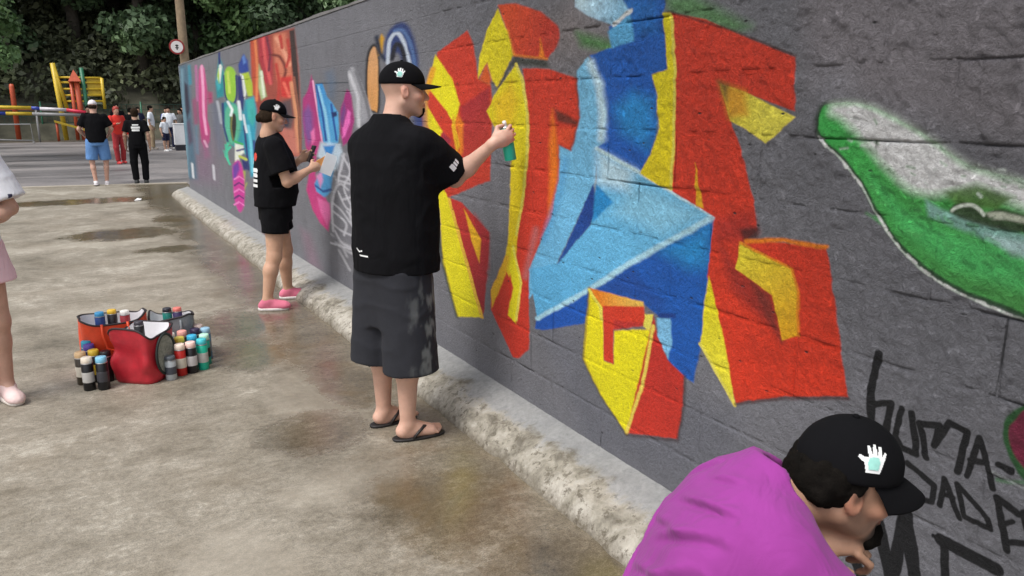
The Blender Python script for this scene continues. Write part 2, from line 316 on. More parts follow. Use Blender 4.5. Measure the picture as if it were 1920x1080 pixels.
MURAL=[
('p',[(2.813,2.049),(3.153,1.95),(3.104,1.808),(2.766,1.814),(2.547,1.843)],(140,128,124),0.27,None,0,0.6,1.89),
('p',[(2.808,1.923),(2.767,1.867),(2.564,1.824),(2.531,1.862)],(70,140,60),0.05,None,0,0.8,1.88),
('p',[(2.261,1.997),(2.217,1.941),(1.909,1.85),(1.833,1.863),(2.107,1.988)],(80,140,70),0.0525,None,0,0.75,1.43),
('p',[(1.655,1.921),(1.591,1.68),(1.28,1.607),(0.934,1.516),(0.992,1.914),(1.661,1.98)],(138,130,134),0.135,None,0,0.5,1.0),
('p',[(1.579,1.739),(1.547,1.62),(1.441,1.62),(1.453,1.72)],(150,150,158),0.09,None,0,0.45,1.17),
('p',[(3.188,0.696),(2.663,0.137),(2.03,0.234),(1.747,0.421),(1.786,0.583),(2.307,0.578)],(104,106,116),0.18,None,0,0.6,1.33),
('p',[(4.633,1.62),(4.395,1.432),(4.316,1.143),(4.142,1.102),(4.08,1.322),(4.238,1.431),(4.385,1.589)],(30,50,120),0.0812,None,0,0.8,2.38),
('p',[(4.212,1.922),(3.826,2.01),(3.765,1.955),(3.702,1.763),(3.567,1.725),(3.546,1.62),(3.586,1.246),(4.105,1.103),(4.292,1.151),(4.401,1.336),(4.468,1.557),(4.254,1.83)],(214,58,32),0.011,((3.865,1.978),(3.889,1.245),(200,55,35)),0,1.0,2.45),
('p',[(3.579,1.72),(3.916,1.62),(3.907,1.492),(3.905,1.361),(3.758,1.255),(3.586,1.246)],(168,36,44),0.024,((3.81,1.675),(3.695,1.26),(205,60,35)),0,1.0,2.17),
('p',[(4.018,1.62),(3.892,1.535),(3.898,1.376),(3.967,1.329)],(240,130,20),0.022,None,0,1.0,2.45),
('p',[(4.242,1.912),(4.316,1.808),(4.36,1.731),(4.097,1.593),(4.016,1.503),(3.929,1.634),(4.026,1.773)],(255,222,12),0.011,((4.252,1.86),(4.015,1.533),(250,226,14)),0,1.0,2.64),
('p',[(4.392,1.725),(4.413,1.648),(4.168,1.488),(4.054,1.437),(3.938,1.374),(3.961,1.505),(4.118,1.596)],(214,58,32),0.012,None,0,1.0,2.42),
('p',[(4.413,1.651),(4.413,1.526),(4.223,1.425),(4.168,1.482)],(255,222,12),0.012,None,0,1.0,2.58),
('p',[(4.471,1.509),(4.348,1.408),(4.229,1.314),(4.109,1.32),(4.054,1.437),(4.16,1.482),(4.223,1.419)],(170,40,60),0.018,None,0,1.0,2.5),
('p',[(4.013,1.579),(3.93,1.404),(3.986,1.372),(4.043,1.518)],(248,180,20),0.012,None,0,1.0,2.25),
('l',[(4.277,1.831),(4.403,1.682),(4.415,1.494)],(245,170,30),0.018,0.03,0,1.0,2.67),
('p',[(4.09,1.107),(3.921,1.094),(3.595,0.972),(3.597,0.886),(3.665,0.517),(3.698,0.472),(3.838,0.679),(3.969,0.905)],(196,44,34),0.012,((3.962,1.09),(3.613,0.604),(160,30,40)),0,1.0,2.25),
('p',[(3.762,1.052),(3.596,0.966),(3.598,0.784),(3.676,0.59),(3.731,0.76)],(168,36,44),0.036,None,0,0.7,2.08),
('p',[(4.316,1.143),(4.176,1.161),(4.09,1.092),(3.871,0.735),(3.698,0.478),(4.009,0.407),(4.199,0.693),(4.222,1.014)],(255,222,12),0.012,((4.254,1.123),(3.914,0.443),(250,226,14)),0,1.0,2.42),
('p',[(3.894,1.061),(3.689,0.915),(3.717,0.787),(3.806,0.898)],(248,180,20),0.012,None,0,1.0,2.17),
('l',[(4.09,1.095),(3.857,0.738),(3.691,0.483)],(250,190,60),0.009,0.018,0,1.0,2.25),
('l',[(4.316,1.143),(4.199,0.693),(4.009,0.407)],(40,60,40),0.0163,0.0195,0,0.7,2.38),
('p',[(3.491,2.102),(3.313,2.09),(3.085,2.03),(2.944,1.957),(2.934,1.909),(2.98,1.856),(3.041,1.826),(3.328,1.857),(3.395,1.973)],(222,78,30),0.0112,((3.4,2.042),(2.971,1.847),(200,50,36)),0,1.0,2.11),
('p',[(3.07,1.921),(2.952,1.934),(2.946,1.879),(3.015,1.854)],(190,60,40),0.027,None,0,0.8,1.89),
('l',[(3.395,1.973),(3.328,1.857),(3.041,1.826)],(235,130,40),0.01,0.0125,0,1.0,2.0),
('p',[(3.088,1.917),(3.05,1.828),(3.105,1.836)],(240,130,20),0.015,None,0,1.0,1.8),
('p',[(3.491,2.085),(3.395,1.973),(3.338,1.858),(3.494,1.708),(3.544,1.743),(3.606,1.836),(3.708,1.763),(3.694,1.869),(3.604,1.99)],(255,222,12),0.01,((3.507,2.052),(3.511,1.724),(252,218,10)),0,1.0,2.2),
('p',[(3.654,1.801),(3.606,1.836),(3.556,1.751),(3.579,1.725),(3.696,1.755)],(225,95,30),0.02,None,0,1.0,2.4),
('p',[(3.511,1.703),(3.328,1.852),(3.032,1.821),(3.005,1.785),(3.258,1.812),(3.359,1.807),(3.466,1.71)],(64,66,60),0.025,None,0,1.0,2.0),
('p',[(3.248,1.793),(3.118,1.79),(3.009,1.781),(2.794,1.736),(2.784,1.679),(2.765,1.572),(2.829,1.431),(2.927,1.457),(2.927,1.299),(2.986,1.121),(3.064,1.023),(3.165,0.861),(3.179,0.765),(3.176,0.437),(3.282,0.359),(3.338,0.348),(3.583,0.551),(3.582,0.655),(3.404,0.888),(3.311,0.998),(3.234,1.218),(3.2,1.413),(3.202,1.588)],(214,58,32),0.01,((3.013,1.758),(3.349,0.374),(205,50,30)),0,1.0,2.0),
('p',[(2.966,1.613),(2.776,1.558),(2.784,1.541),(2.878,1.548),(2.938,1.556)],(110,40,25),0.0225,None,0,1.0,1.89),
('p',[(2.929,1.528),(2.803,1.531),(2.833,1.44),(2.919,1.464)],(222,74,36),0.018,None,0,1.0,1.78),
('p',[(2.983,1.608),(2.936,1.456),(2.932,1.299),(3.009,1.121),(3.003,1.293),(3.007,1.479)],(240,120,20),0.03,None,0,1.0,1.8),
('l',[(2.794,1.731),(2.765,1.572),(2.829,1.436)],(150,60,40),0.0135,0.0135,0,1.0,1.78),
('p',[(3.313,1.817),(3.257,1.75),(3.202,1.588),(3.2,1.413),(3.234,1.195),(3.29,1.036),(3.311,0.89),(3.377,0.768),(3.433,0.814),(3.387,0.987),(3.37,1.181),(3.359,1.405),(3.402,1.461),(3.541,1.528),(3.61,1.596),(3.528,1.677)],(255,222,12),0.01,((3.349,1.77),(3.349,0.911),(246,206,14)),0,1.0,2.1),
('p',[(3.54,1.646),(3.349,1.745),(3.287,1.645),(3.375,1.467),(3.513,1.528)],(248,180,20),0.0625,None,0,0.6,2.1),
('l',[(3.313,1.817),(3.257,1.75),(3.202,1.588),(3.2,1.413),(3.239,1.194),(3.306,0.999)],(250,225,90),0.01,0.0125,0,1.0,2.0),
('p',[(3.349,0.952),(3.257,0.763),(3.31,0.537),(3.394,0.565),(3.338,0.719),(3.376,0.81)],(255,222,12),0.012,None,0,1.0,1.83),
('p',[(3.421,0.872),(3.582,0.655),(3.571,0.562),(3.416,0.774),(3.376,0.879)],(245,185,30),0.011,None,0,1.0,2.09),
('l',[(3.338,0.935),(3.257,0.763),(3.305,0.558)],(250,225,90),0.0083,0.011,0,1.0,2.0),
('p',[(2.506,2.025),(2.249,1.996),(2.257,1.934),(2.224,1.75),(2.308,1.734),(2.268,1.62),(2.268,1.526),(2.296,1.447),(2.355,1.369),(2.652,1.448),(2.59,1.479),(2.584,1.593),(2.622,1.714),(2.708,1.824),(2.558,1.846),(2.579,1.925),(2.453,1.962)],(18,92,180),0.01,((2.392,2.003),(2.491,1.414),(20,95,190)),0,1.0,1.62),
('p',[(2.526,1.62),(2.421,1.675),(2.303,1.649),(2.272,1.543),(2.313,1.464),(2.479,1.518)],(40,150,215),0.08,None,0,0.75,1.62),
('p',[(2.505,2.015),(2.301,1.993),(2.279,1.882),(2.416,1.873)],(30,120,200),0.0525,None,0,0.6,1.71),
('p',[(2.821,2.061),(2.506,2.025),(2.447,1.967),(2.548,1.926),(2.734,1.983),(2.82,2.023)],(195,225,245),0.01,((2.774,2.045),(2.519,1.959),(150,205,240)),0,1.0,1.88),
('p',[(2.548,1.926),(2.447,1.96),(2.416,1.862),(2.558,1.844),(2.585,1.905)],(95,180,230),0.016,None,0,1.0,1.62),
('l',[(2.548,1.93),(2.444,1.971)],(235,240,245),0.01,0.016,0,1.0,1.62),
('p',[(2.72,1.818),(2.622,1.714),(2.584,1.593),(2.59,1.479),(2.637,1.453),(2.64,1.362),(2.657,1.292),(2.755,1.17),(2.927,0.924),(3.178,0.698),(3.18,0.845),(3.054,1.024),(2.982,1.122),(2.923,1.299),(2.918,1.448),(2.829,1.431),(2.765,1.572),(2.795,1.766)],(125,195,232),0.0112,((2.686,1.726),(2.996,0.942),(110,185,228)),0,1.0,1.78),
('l',[(2.7,1.794),(2.633,1.704),(2.606,1.593),(2.609,1.493)],(195,225,245),0.0315,0.0315,0,1.0,1.67),
('l',[(2.874,1.392),(2.913,1.248),(3.044,1.011)],(80,160,215),0.035,0.03,0,0.6,1.8),
('p',[(2.644,1.455),(2.355,1.375),(1.948,1.256),(2.502,0.935),(3.101,0.61),(3.18,0.845),(2.927,0.919),(2.67,1.135),(2.63,1.296)],(110,190,232),0.009,((2.598,1.408),(2.856,0.768),(95,180,228)),0,1.0,1.67),
('p',[(2.636,1.445),(2.388,1.379),(2.416,1.294),(2.631,1.307)],(195,225,245),0.07,None,0,0.9,1.75),
('p',[(2.385,1.338),(1.971,1.253),(2.216,1.153),(2.515,1.198)],(150,212,240),0.09,None,0,0.7,1.5),
('p',[(2.661,1.305),(2.927,0.914),(2.67,1.135),(2.627,1.23)],(18,62,140),0.009,((2.705,1.245),(2.905,0.933),(25,80,160)),0,1.0,1.78),
('p',[(2.638,1.307),(2.517,1.242),(2.662,1.143)],(35,140,205),0.0135,None,0,1.0,1.67),
('p',[(1.948,1.256),(1.953,1.04),(1.974,0.801),(2.0,0.635),(2.055,0.643),(2.147,0.679),(2.179,0.831),(2.302,0.866),(2.651,0.86),(2.696,0.691),(3.037,0.572),(3.121,0.559),(3.101,0.613),(2.65,0.848),(2.4,1.009)],(18,92,180),0.009,((1.967,1.207),(2.897,0.631),(18,84,178)),0,1.0,1.56),
('p',[(1.956,1.236),(1.961,1.077),(2.063,1.058),(2.212,1.093)],(40,150,215),0.1,None,0,0.85,1.38),
('p',[(2.65,0.848),(2.4,0.998),(2.199,0.91),(2.195,0.848),(2.309,0.876)],(22,70,150),0.06,None,0,0.7,1.62),
('l',[(1.948,1.254),(2.4,1.011),(2.651,0.86),(3.101,0.613)],(175,220,240),0.0135,0.0203,0,1.0,1.56),
('l',[(2.637,1.451),(2.355,1.373),(1.95,1.256)],(200,230,245),0.012,0.016,0,1.0,1.5),
('p',[(2.219,0.828),(2.144,0.856),(2.128,0.76),(2.147,0.687),(2.214,0.758)],(130,195,235),0.01,None,0,1.0,1.5),
('l',[(2.201,0.842),(2.129,0.859)],(18,62,140),0.01,0.02,0,1.0,1.5),
('p',[(2.67,0.856),(2.57,0.795),(2.552,0.56),(2.484,0.566),(2.484,0.711),(2.235,0.781),(2.303,0.511),(2.385,0.29),(2.572,0.398),(2.711,0.524),(2.702,0.631)],(255,222,12),0.009,((2.649,0.813),(2.435,0.324),(250,226,14)),0,1.0,1.67),
('p',[(2.67,0.856),(2.302,0.873),(2.301,0.851),(2.57,0.79)],(240,130,20),0.009,((2.61,0.833),(2.301,0.862),(250,200,90)),0,1.0,1.56),
('p',[(2.57,0.799),(2.301,0.856),(2.283,0.784),(2.491,0.714),(2.484,0.566),(2.552,0.563)],(214,58,32),0.009,None,0,1.0,1.56),
('p',[(2.493,0.755),(2.32,0.786),(2.283,0.784),(2.491,0.709)],(168,36,44),0.018,None,0,0.6,1.44),
('p',[(2.293,0.829),(2.238,0.838),(2.259,0.764),(2.299,0.776)],(250,225,90),0.009,None,0,1.0,1.33),
('p',[(2.238,0.834),(2.214,0.758),(2.147,0.681),(2.052,0.644),(2.052,0.53),(2.071,0.387),(2.382,0.291),(2.259,0.757)],(196,44,34),0.009,((2.222,0.778),(2.195,0.368),(205,50,32)),0,1.0,1.44),
('l',[(2.239,0.791),(2.288,0.539),(2.382,0.291)],(250,215,90),0.009,0.0135,0,1.0,1.44),
('l',[(2.67,0.856),(2.707,0.525),(2.572,0.398),(2.389,0.289)],(60,60,50),0.0113,0.0113,0,0.6,1.78),
('l',[(2.67,0.846),(2.585,0.787),(2.575,0.735)],(250,225,90),0.009,0.0113,0,1.0,1.78),
('l',[(2.381,0.284),(2.071,0.38),(2.046,0.532),(2.049,0.645)],(60,30,30),0.0135,0.0135,0,0.6,1.33),
('p',[(2.223,1.942),(2.044,1.904),(1.909,1.853),(1.655,1.762),(1.639,1.606),(1.95,1.692),(1.907,1.589),(1.846,1.485),(1.767,1.302),(1.754,1.236),(1.798,1.195),(1.483,1.223),(1.424,1.014),(1.365,0.796),(1.589,0.72),(1.795,0.629),(1.881,0.83),(1.961,1.042),(1.947,1.252),(2.174,1.323),(2.186,1.743)],(214,58,32),0.006,((1.968,1.824),(1.573,0.75),(218,55,25)),0,1.0,1.67),
('p',[(1.944,1.247),(1.779,1.285),(1.751,1.228),(1.816,1.183),(1.926,1.176)],(175,45,35),0.0525,None,0,0.8,1.29),
('p',[(1.832,1.226),(1.748,1.247),(1.749,1.206),(1.805,1.19)],(60,25,25),0.0245,None,0,0.85,1.29),
('p',[(1.926,1.176),(1.82,1.093),(1.687,1.021),(1.618,0.897),(1.678,0.934),(1.85,1.023)],(150,40,32),0.0525,None,0,0.75,1.29),
('p',[(1.782,1.073),(1.678,1.041),(1.618,0.897),(1.68,0.952)],(100,40,32),0.028,None,0,0.7,1.29),
('p',[(2.257,1.945),(2.217,1.941),(2.178,1.743),(2.171,1.529),(2.174,1.323),(2.234,1.329),(2.355,1.371),(2.296,1.447),(2.254,1.544),(2.277,1.662),(2.308,1.734),(2.224,1.75)],(255,222,12),0.008,((2.239,1.932),(2.229,1.351),(252,214,12)),0,1.0,1.38),
('l',[(2.217,1.938),(2.181,1.743),(2.174,1.529),(2.177,1.326)],(250,225,90),0.007,0.0088,0,1.0,1.57),
('p',[(1.96,1.695),(1.842,1.665),(1.637,1.589),(1.743,1.507),(1.831,1.55),(1.901,1.574)],(250,215,60),0.007,((1.928,1.637),(1.742,1.588),(250,225,80)),0,1.0,1.29),
('p',[(1.96,1.699),(1.842,1.668),(1.831,1.595),(1.909,1.583)],(225,150,30),0.035,None,0,0.8,1.43),
('p',[(1.968,1.703),(1.921,1.691),(1.923,1.637)],(90,80,40),0.028,None,0,0.8,1.43),
('p',[(2.053,1.43),(2.026,1.349),(2.001,1.276),(2.041,1.279)],(248,180,20),0.007,None,0,1.0,1.43),
('p',[(1.953,1.044),(1.857,0.819),(1.797,0.624),(1.981,0.791),(1.968,0.96)],(255,222,12),0.007,((1.95,1.002),(1.816,0.632),(245,225,60)),0,1.0,1.43),
('l',[(1.981,0.791),(1.797,0.622)],(250,225,90),0.008,0.012,0,1.0,1.25),
('p',[(1.823,1.186),(1.604,1.134),(1.572,1.064),(1.559,0.932),(1.616,0.901),(1.673,1.036),(1.832,1.092)],(248,215,50),0.007,((1.789,1.143),(1.592,0.938),(240,175,20)),0,1.0,1.14),
('l',[(1.798,1.191),(1.642,1.218),(1.482,1.219)],(240,130,20),0.009,0.0135,0,1.0,1.33),
('l',[(1.823,1.182),(1.604,1.134),(1.572,1.064),(1.557,0.932)],(240,140,20),0.0075,0.0075,0,1.0,1.33),
('l',[(2.223,1.945),(1.909,1.856),(1.656,1.766)],(70,30,25),0.0075,0.0075,0,0.7,1.67),
('l',[(1.795,0.625),(1.589,0.715),(1.364,0.791)],(70,25,20),0.0105,0.0123,0,0.7,1.14),
('p',[(1.527,1.633),(1.443,1.637),(1.368,1.62),(1.282,1.584),(1.2,1.542),(1.143,1.509),(1.076,1.479),(0.972,1.462),(0.892,1.454),(0.841,1.105),(0.925,1.137),(0.964,1.145),(1.058,1.163),(1.154,1.193),(1.255,1.251),(1.343,1.343),(1.4,1.415),(1.466,1.479),(1.551,1.536),(1.563,1.579),(1.556,1.616)],(40,78,44),0.018,None,1,1.0,1.0),
('p',[(1.526,1.626),(1.442,1.631),(1.368,1.614),(1.281,1.578),(1.199,1.536),(1.142,1.503),(1.076,1.474),(0.971,1.456),(0.892,1.448),(0.843,1.12),(0.927,1.15),(0.966,1.159),(1.06,1.176),(1.153,1.207),(1.249,1.262),(1.334,1.352),(1.391,1.422),(1.46,1.485),(1.538,1.539),(1.552,1.579),(1.546,1.613)],(64,180,80),0.0075,((1.467,1.547),(0.951,1.154),(80,165,80)),1,1.0,1.2),
('p',[(1.369,1.435),(1.248,1.347),(1.1,1.311),(0.948,1.296),(0.867,1.284),(0.855,1.201),(0.959,1.205),(1.117,1.228),(1.257,1.303)],(84,205,110),0.05,None,0,0.8,1.0),
('p',[(1.511,1.626),(1.442,1.631),(1.368,1.614),(1.281,1.578),(1.199,1.536),(1.142,1.503),(1.076,1.474),(0.971,1.456),(0.892,1.448),(0.879,1.367),(0.961,1.391),(1.037,1.413),(1.114,1.413),(1.195,1.4),(1.256,1.413),(1.32,1.456),(1.374,1.501),(1.425,1.545),(1.475,1.582),(1.516,1.602)],(240,248,240),0.0425,None,1,0.97,1.2),
('p',[(1.441,1.62),(1.274,1.553),(1.165,1.49),(1.23,1.446),(1.365,1.536)],(250,254,250),0.0425,None,0,0.85,1.4),
('p',[(1.155,1.412),(1.078,1.438),(0.988,1.415),(1.02,1.38),(1.123,1.382)],(80,120,50),0.0225,None,0,0.9,1.0),
('p',[(1.201,1.387),(1.149,1.366),(1.04,1.346),(0.953,1.332),(0.873,1.32),(0.869,1.296),(0.971,1.292),(1.102,1.324),(1.189,1.347)],(150,195,190),0.0175,None,0,0.85,1.0),
('p',[(1.135,1.367),(1.111,1.39),(1.071,1.387),(1.05,1.37),(1.02,1.384),(0.984,1.384),(0.948,1.376),(0.879,1.367),(0.876,1.343),(0.977,1.335),(1.039,1.339),(1.106,1.351)],(50,62,38),0.0113,None,1,0.9,1.0),
('l',[(1.128,1.367),(1.104,1.385),(1.071,1.385),(1.049,1.368)],(225,235,220),0.005,0.0087,1,1.0,1.0),
('p',[(1.046,1.373),(1.013,1.377),(0.977,1.376),(0.947,1.368),(0.951,1.357),(0.993,1.362),(1.029,1.357)],(200,205,185),0.0087,None,0,0.9,1.0),
('l',[(1.551,1.536),(1.466,1.476),(1.396,1.413),(1.34,1.341),(1.252,1.248),(1.151,1.189),(1.056,1.16),(0.963,1.141),(0.925,1.137),(0.842,1.111)],(215,228,215),0.0038,0.0053,1,0.8,1.0),
('p',[(1.037,1.32),(0.95,1.314),(0.871,1.308),(0.866,1.273),(0.969,1.279)],(185,215,215),0.02,None,0,0.8,1.0),
('p',[(0.922,0.903),(0.933,0.865),(0.92,0.814),(0.891,0.77),(0.858,0.75),(0.804,0.781),(0.819,0.959),(0.885,0.943)],(40,90,45),0.0088,None,1,1.0,1.0),
('p',[(0.908,0.894),(0.919,0.863),(0.908,0.819),(0.881,0.786),(0.849,0.774),(0.802,0.808),(0.823,0.945),(0.884,0.93)],(120,30,60),0.0075,None,1,1.0,1.0),
('l',[(0.928,0.725),(0.869,0.745),(0.789,0.754)],(90,130,95),0.0088,0.0113,0,0.8,1.0),
('l',[(0.941,0.741),(0.867,0.732),(0.784,0.723)],(175,180,180),0.0063,0.0075,0,0.6,1.0),
('l',[(1.334,1.572),(1.321,1.574)],(225,235,228),0.0075,0.0054,0,0.6,1.0),
('l',[(0.947,1.354),(0.932,1.356)],(225,235,228),0.0062,0.0039,0,0.6,1.0),
('l',[(1.375,1.585),(1.363,1.575)],(60,110,60),0.0075,0.0078,0,0.6,1.0),
('l',[(1.015,1.453),(1.005,1.449)],(60,110,60),0.0063,0.0068,0,0.6,1.0),
('l',[(0.979,1.454),(0.965,1.45)],(225,235,228),0.0062,0.0034,0,0.6,1.0),
('l',[(1.191,1.526),(1.169,1.518)],(225,235,228),0.0063,0.004,0,0.6,1.2),
('l',[(0.956,1.385),(0.938,1.38)],(225,235,228),0.005,0.0037,0,0.6,1.25),
('l',[(1.115,1.454),(1.107,1.454)],(60,110,60),0.0062,0.0027,0,0.6,1.0),
('l',[(1.451,1.531),(1.438,1.527)],(225,235,228),0.0075,0.0051,0,0.6,1.17),
('l',[(0.922,1.422),(0.912,1.424)],(60,110,60),0.0063,0.0039,0,0.6,1.0),
('l',[(1.248,1.451),(1.236,1.447)],(60,110,60),0.0063,0.003,0,0.6,1.2),
('l',[(1.448,1.591),(1.425,1.586)],(225,235,228),0.0075,0.005,0,0.6,1.17),
('l',[(1.365,1.529),(1.357,1.523)],(60,110,60),0.0063,0.0073,0,0.6,1.2),
('l',[(1.033,1.358),(1.028,1.359)],(60,110,60),0.0063,0.0064,0,0.6,1.0),
('l',[(1.211,1.412),(1.194,1.405)],(225,235,228),0.0075,0.0041,0,0.6,1.0),
('l',[(1.207,1.524),(1.194,1.515)],(225,235,228),0.0075,0.0031,0,0.6,1.0),
('l',[(1.461,1.604),(1.437,1.603)],(225,235,228),0.0062,0.003,0,0.6,1.4),
('l',[(0.924,1.394),(0.918,1.398)],(225,235,228),0.0062,0.0033,0,0.6,1.0),
('l',[(1.079,1.48),(1.073,1.477)],(225,235,228),0.0075,0.009,0,0.6,1.0),
('l',[(1.401,1.53),(1.379,1.529)],(60,110,60),0.0062,0.0049,0,0.6,1.4),
('l',[(1.325,1.524),(1.317,1.522)],(225,235,228),0.0075,0.0083,0,0.6,1.0),
('l',[(0.994,1.407),(0.989,1.408)],(225,235,228),0.0063,0.0035,0,0.6,1.0),
('l',[(1.323,1.455),(1.314,1.459)],(60,110,60),0.0063,0.0053,0,0.6,1.2),
('l',[(0.921,1.396),(0.904,1.393)],(60,110,60),0.0062,0.0062,0,0.6,1.0),
('l',[(1.179,1.521),(1.169,1.513)],(60,110,60),0.0062,0.0071,0,0.6,1.0),
('l',[(1.261,1.468),(1.24,1.464)],(60,110,60),0.0075,0.0062,0,0.6,1.0),
('l',[(1.08,1.409),(1.07,1.401)],(60,110,60),0.0063,0.0029,0,0.6,1.0),
('l',[(0.919,1.325),(0.906,1.33)],(60,110,60),0.005,0.0025,0,0.6,1.25),
('l',[(0.926,1.364),(0.921,1.366)],(60,110,60),0.0062,0.0053,0,0.6,1.0),
('l',[(1.028,1.361),(1.021,1.366)],(60,110,60),0.0062,0.0026,0,0.6,1.0),
('l',[(0.98,1.451),(0.963,1.446)],(60,110,60),0.0062,0.0053,0,0.6,1.0),
('l',[(0.977,1.439),(0.963,1.44)],(60,110,60),0.005,0.0051,0,0.6,1.25),
('l',[(1.184,1.463),(1.178,1.466)],(225,235,228),0.0075,0.0059,0,0.6,1.0),
('l',[(0.976,1.387),(0.969,1.387)],(60,110,60),0.0063,0.0051,0,0.6,1.0),
('l',[(1.472,1.504),(1.449,1.508)],(225,235,228),0.0075,0.0053,0,0.6,1.0),
('l',[(1.019,1.439),(1.011,1.437)],(60,110,60),0.0062,0.003,0,0.6,1.0),
('l',[(1.404,1.517),(1.38,1.514)],(225,235,228),0.0075,0.0081,0,0.6,1.17),
('l',[(1.03,1.474),(1.012,1.476)],(225,235,228),0.0063,0.0067,0,0.6,1.0),
('l',[(1.207,1.431),(1.197,1.423)],(225,235,228),0.0063,0.0032,0,0.6,1.0),
('l',[(1.174,1.486),(1.159,1.478)],(60,110,60),0.0075,0.003,0,0.6,1.0),
('l',[(1.278,1.489),(1.263,1.484)],(225,235,228),0.0075,0.0035,0,0.6,1.0),
('l',[(1.314,1.456),(1.3,1.449)],(60,110,60),0.0075,0.0068,0,0.6,1.0),
('l',[(1.07,1.416),(1.059,1.408)],(225,235,228),0.0062,0.0071,0,0.6,1.0),
('l',[(1.276,1.442),(1.255,1.438)],(225,235,228),0.0075,0.0038,0,0.6,1.0),
('l',[(1.027,1.435),(1.013,1.438)],(225,235,228),0.0062,0.0032,0,0.6,1.0),
('l',[(1.011,1.454),(0.994,1.454)],(225,235,228),0.0062,0.0043,0,0.6,1.0),
('l',[(1.072,1.33),(1.053,1.315)],(30,95,40),0.01,0.0078,0,0.5,1.0),
('l',[(1.223,1.36),(1.214,1.361)],(90,185,100),0.01,0.0089,0,0.5,1.2),
('l',[(0.976,1.229),(0.949,1.231)],(90,185,100),0.01,0.0068,0,0.5,1.0),
('l',[(1.083,1.249),(1.055,1.236)],(30,95,40),0.012,0.0094,0,0.5,1.0),
('l',[(1.036,1.254),(1.013,1.242)],(30,95,40),0.01,0.0095,0,0.5,1.0),
('l',[(1.175,1.313),(1.143,1.304)],(30,95,40),0.012,0.0062,0,0.5,1.0),
('l',[(1.218,1.324),(1.182,1.312)],(30,95,40),0.012,0.0075,0,0.5,1.0),
('l',[(0.976,1.279),(0.96,1.281)],(30,95,40),0.01,0.0071,0,0.5,1.0),
('l',[(1.029,1.264),(1.011,1.25)],(90,185,100),0.01,0.0047,0,0.5,1.0),
('l',[(1.366,1.333),(1.325,1.319)],(90,185,100),0.012,0.0068,0,0.5,1.17),
('l',[(1.361,1.411),(1.343,1.394)],(90,185,100),0.012,0.0103,0,0.5,1.0),
('l',[(1.327,1.402),(1.307,1.385)],(30,95,40),0.012,0.0104,0,0.5,1.17),
('l',[(1.036,1.273),(1.007,1.273)],(90,185,100),0.01,0.0047,0,0.5,1.0),
('l',[(1.361,1.436),(1.342,1.435)],(30,95,40),0.012,0.0119,0,0.5,1.17),
('l',[(1.236,1.302),(1.207,1.291)],(90,185,100),0.012,0.0116,0,0.5,1.0),
('l',[(0.942,1.226),(0.922,1.218)],(90,185,100),0.01,0.0072,0,0.5,1.0),
('l',[(1.131,1.344),(1.101,1.338)],(30,95,40),0.01,0.0048,0,0.5,1.0),
('l',[(0.951,1.273),(0.934,1.263)],(90,185,100),0.01,0.0058,0,0.5,1.0),
('l',[(1.188,1.336),(1.177,1.32)],(30,95,40),0.012,0.0117,0,0.5,1.0),
('l',[(1.326,1.41),(1.29,1.397)],(30,95,40),0.012,0.0087,0,0.5,1.0),
('l',[(1.136,1.288),(1.121,1.275)],(90,185,100),0.01,0.0082,0,0.5,1.2),
('l',[(0.92,1.199),(0.904,1.187)],(90,185,100),0.01,0.0074,0,0.5,1.0),
('l',[(1.347,1.367),(1.31,1.364)],(90,185,100),0.01,0.0094,0,0.5,1.2),
('l',[(1.083,1.339),(1.06,1.337)],(90,185,100),0.01,0.0079,0,0.5,1.0),
('l',[(1.225,1.298),(1.199,1.295)],(90,185,100),0.01,0.0093,0,0.5,1.0),
('l',[(0.933,1.208),(0.912,1.2)],(90,185,100),0.01,0.007,0,0.5,1.0),
('l',[(0.9,1.247),(0.89,1.236)],(30,95,40),0.01,0.0072,0,0.5,1.0),
('l',[(1.081,1.317),(1.068,1.318)],(90,185,100),0.012,0.0113,0,0.5,1.0),
('l',[(1.035,1.315),(1.004,1.304)],(90,185,100),0.01,0.0038,0,0.5,1.0),
('l',[(0.959,1.241),(0.939,1.244)],(90,185,100),0.008,0.0032,0,0.5,1.0),
('l',[(1.144,1.349),(1.124,1.335)],(90,185,100),0.01,0.0088,0,0.5,1.0),
('l',[(1.238,1.356),(1.213,1.358)],(30,95,40),0.012,0.0118,0,0.5,1.0),
('l',[(0.997,1.23),(0.982,1.22)],(90,185,100),0.01,0.0082,0,0.5,1.0),
('l',[(1.165,1.353),(1.154,1.338)],(90,185,100),0.01,0.0055,0,0.5,1.0),
('l',[(1.003,1.276),(0.98,1.264)],(30,95,40),0.01,0.0076,0,0.5,1.0),
('l',[(1.26,1.35),(1.25,1.346)],(30,95,40),0.012,0.0114,0,0.5,1.0),
('l',[(1.329,1.346),(1.315,1.327)],(30,95,40),0.01,0.0043,0,0.5,1.2),
('l',[(1.28,1.311),(1.25,1.297)],(30,95,40),0.012,0.0054,0,0.5,1.0),
('l',[(1.213,1.34),(1.179,1.341)],(30,95,40),0.01,0.009,0,0.5,1.2),
('l',[(1.338,1.325),(1.318,1.315)],(90,185,100),0.012,0.0113,0,0.5,1.17),
('l',[(1.544,1.531),(1.536,1.525)],(240,245,238),0.0045,0.0083,0,0.9,1.33),
('l',[(1.535,1.525),(1.527,1.519)],(240,245,238),0.0045,0.0077,0,0.9,1.17),
('l',[(1.548,1.534),(1.54,1.528)],(240,245,238),0.0045,0.0079,0,0.9,1.17),
('l',[(1.535,1.525),(1.526,1.519)],(240,245,238),0.0045,0.0054,0,0.9,1.33),
('l',[(1.548,1.533),(1.539,1.527)],(240,245,238),0.0045,0.006,0,0.9,1.17),
('l',[(1.522,1.516),(1.514,1.51)],(240,245,238),0.0045,0.0089,0,0.9,1.17),
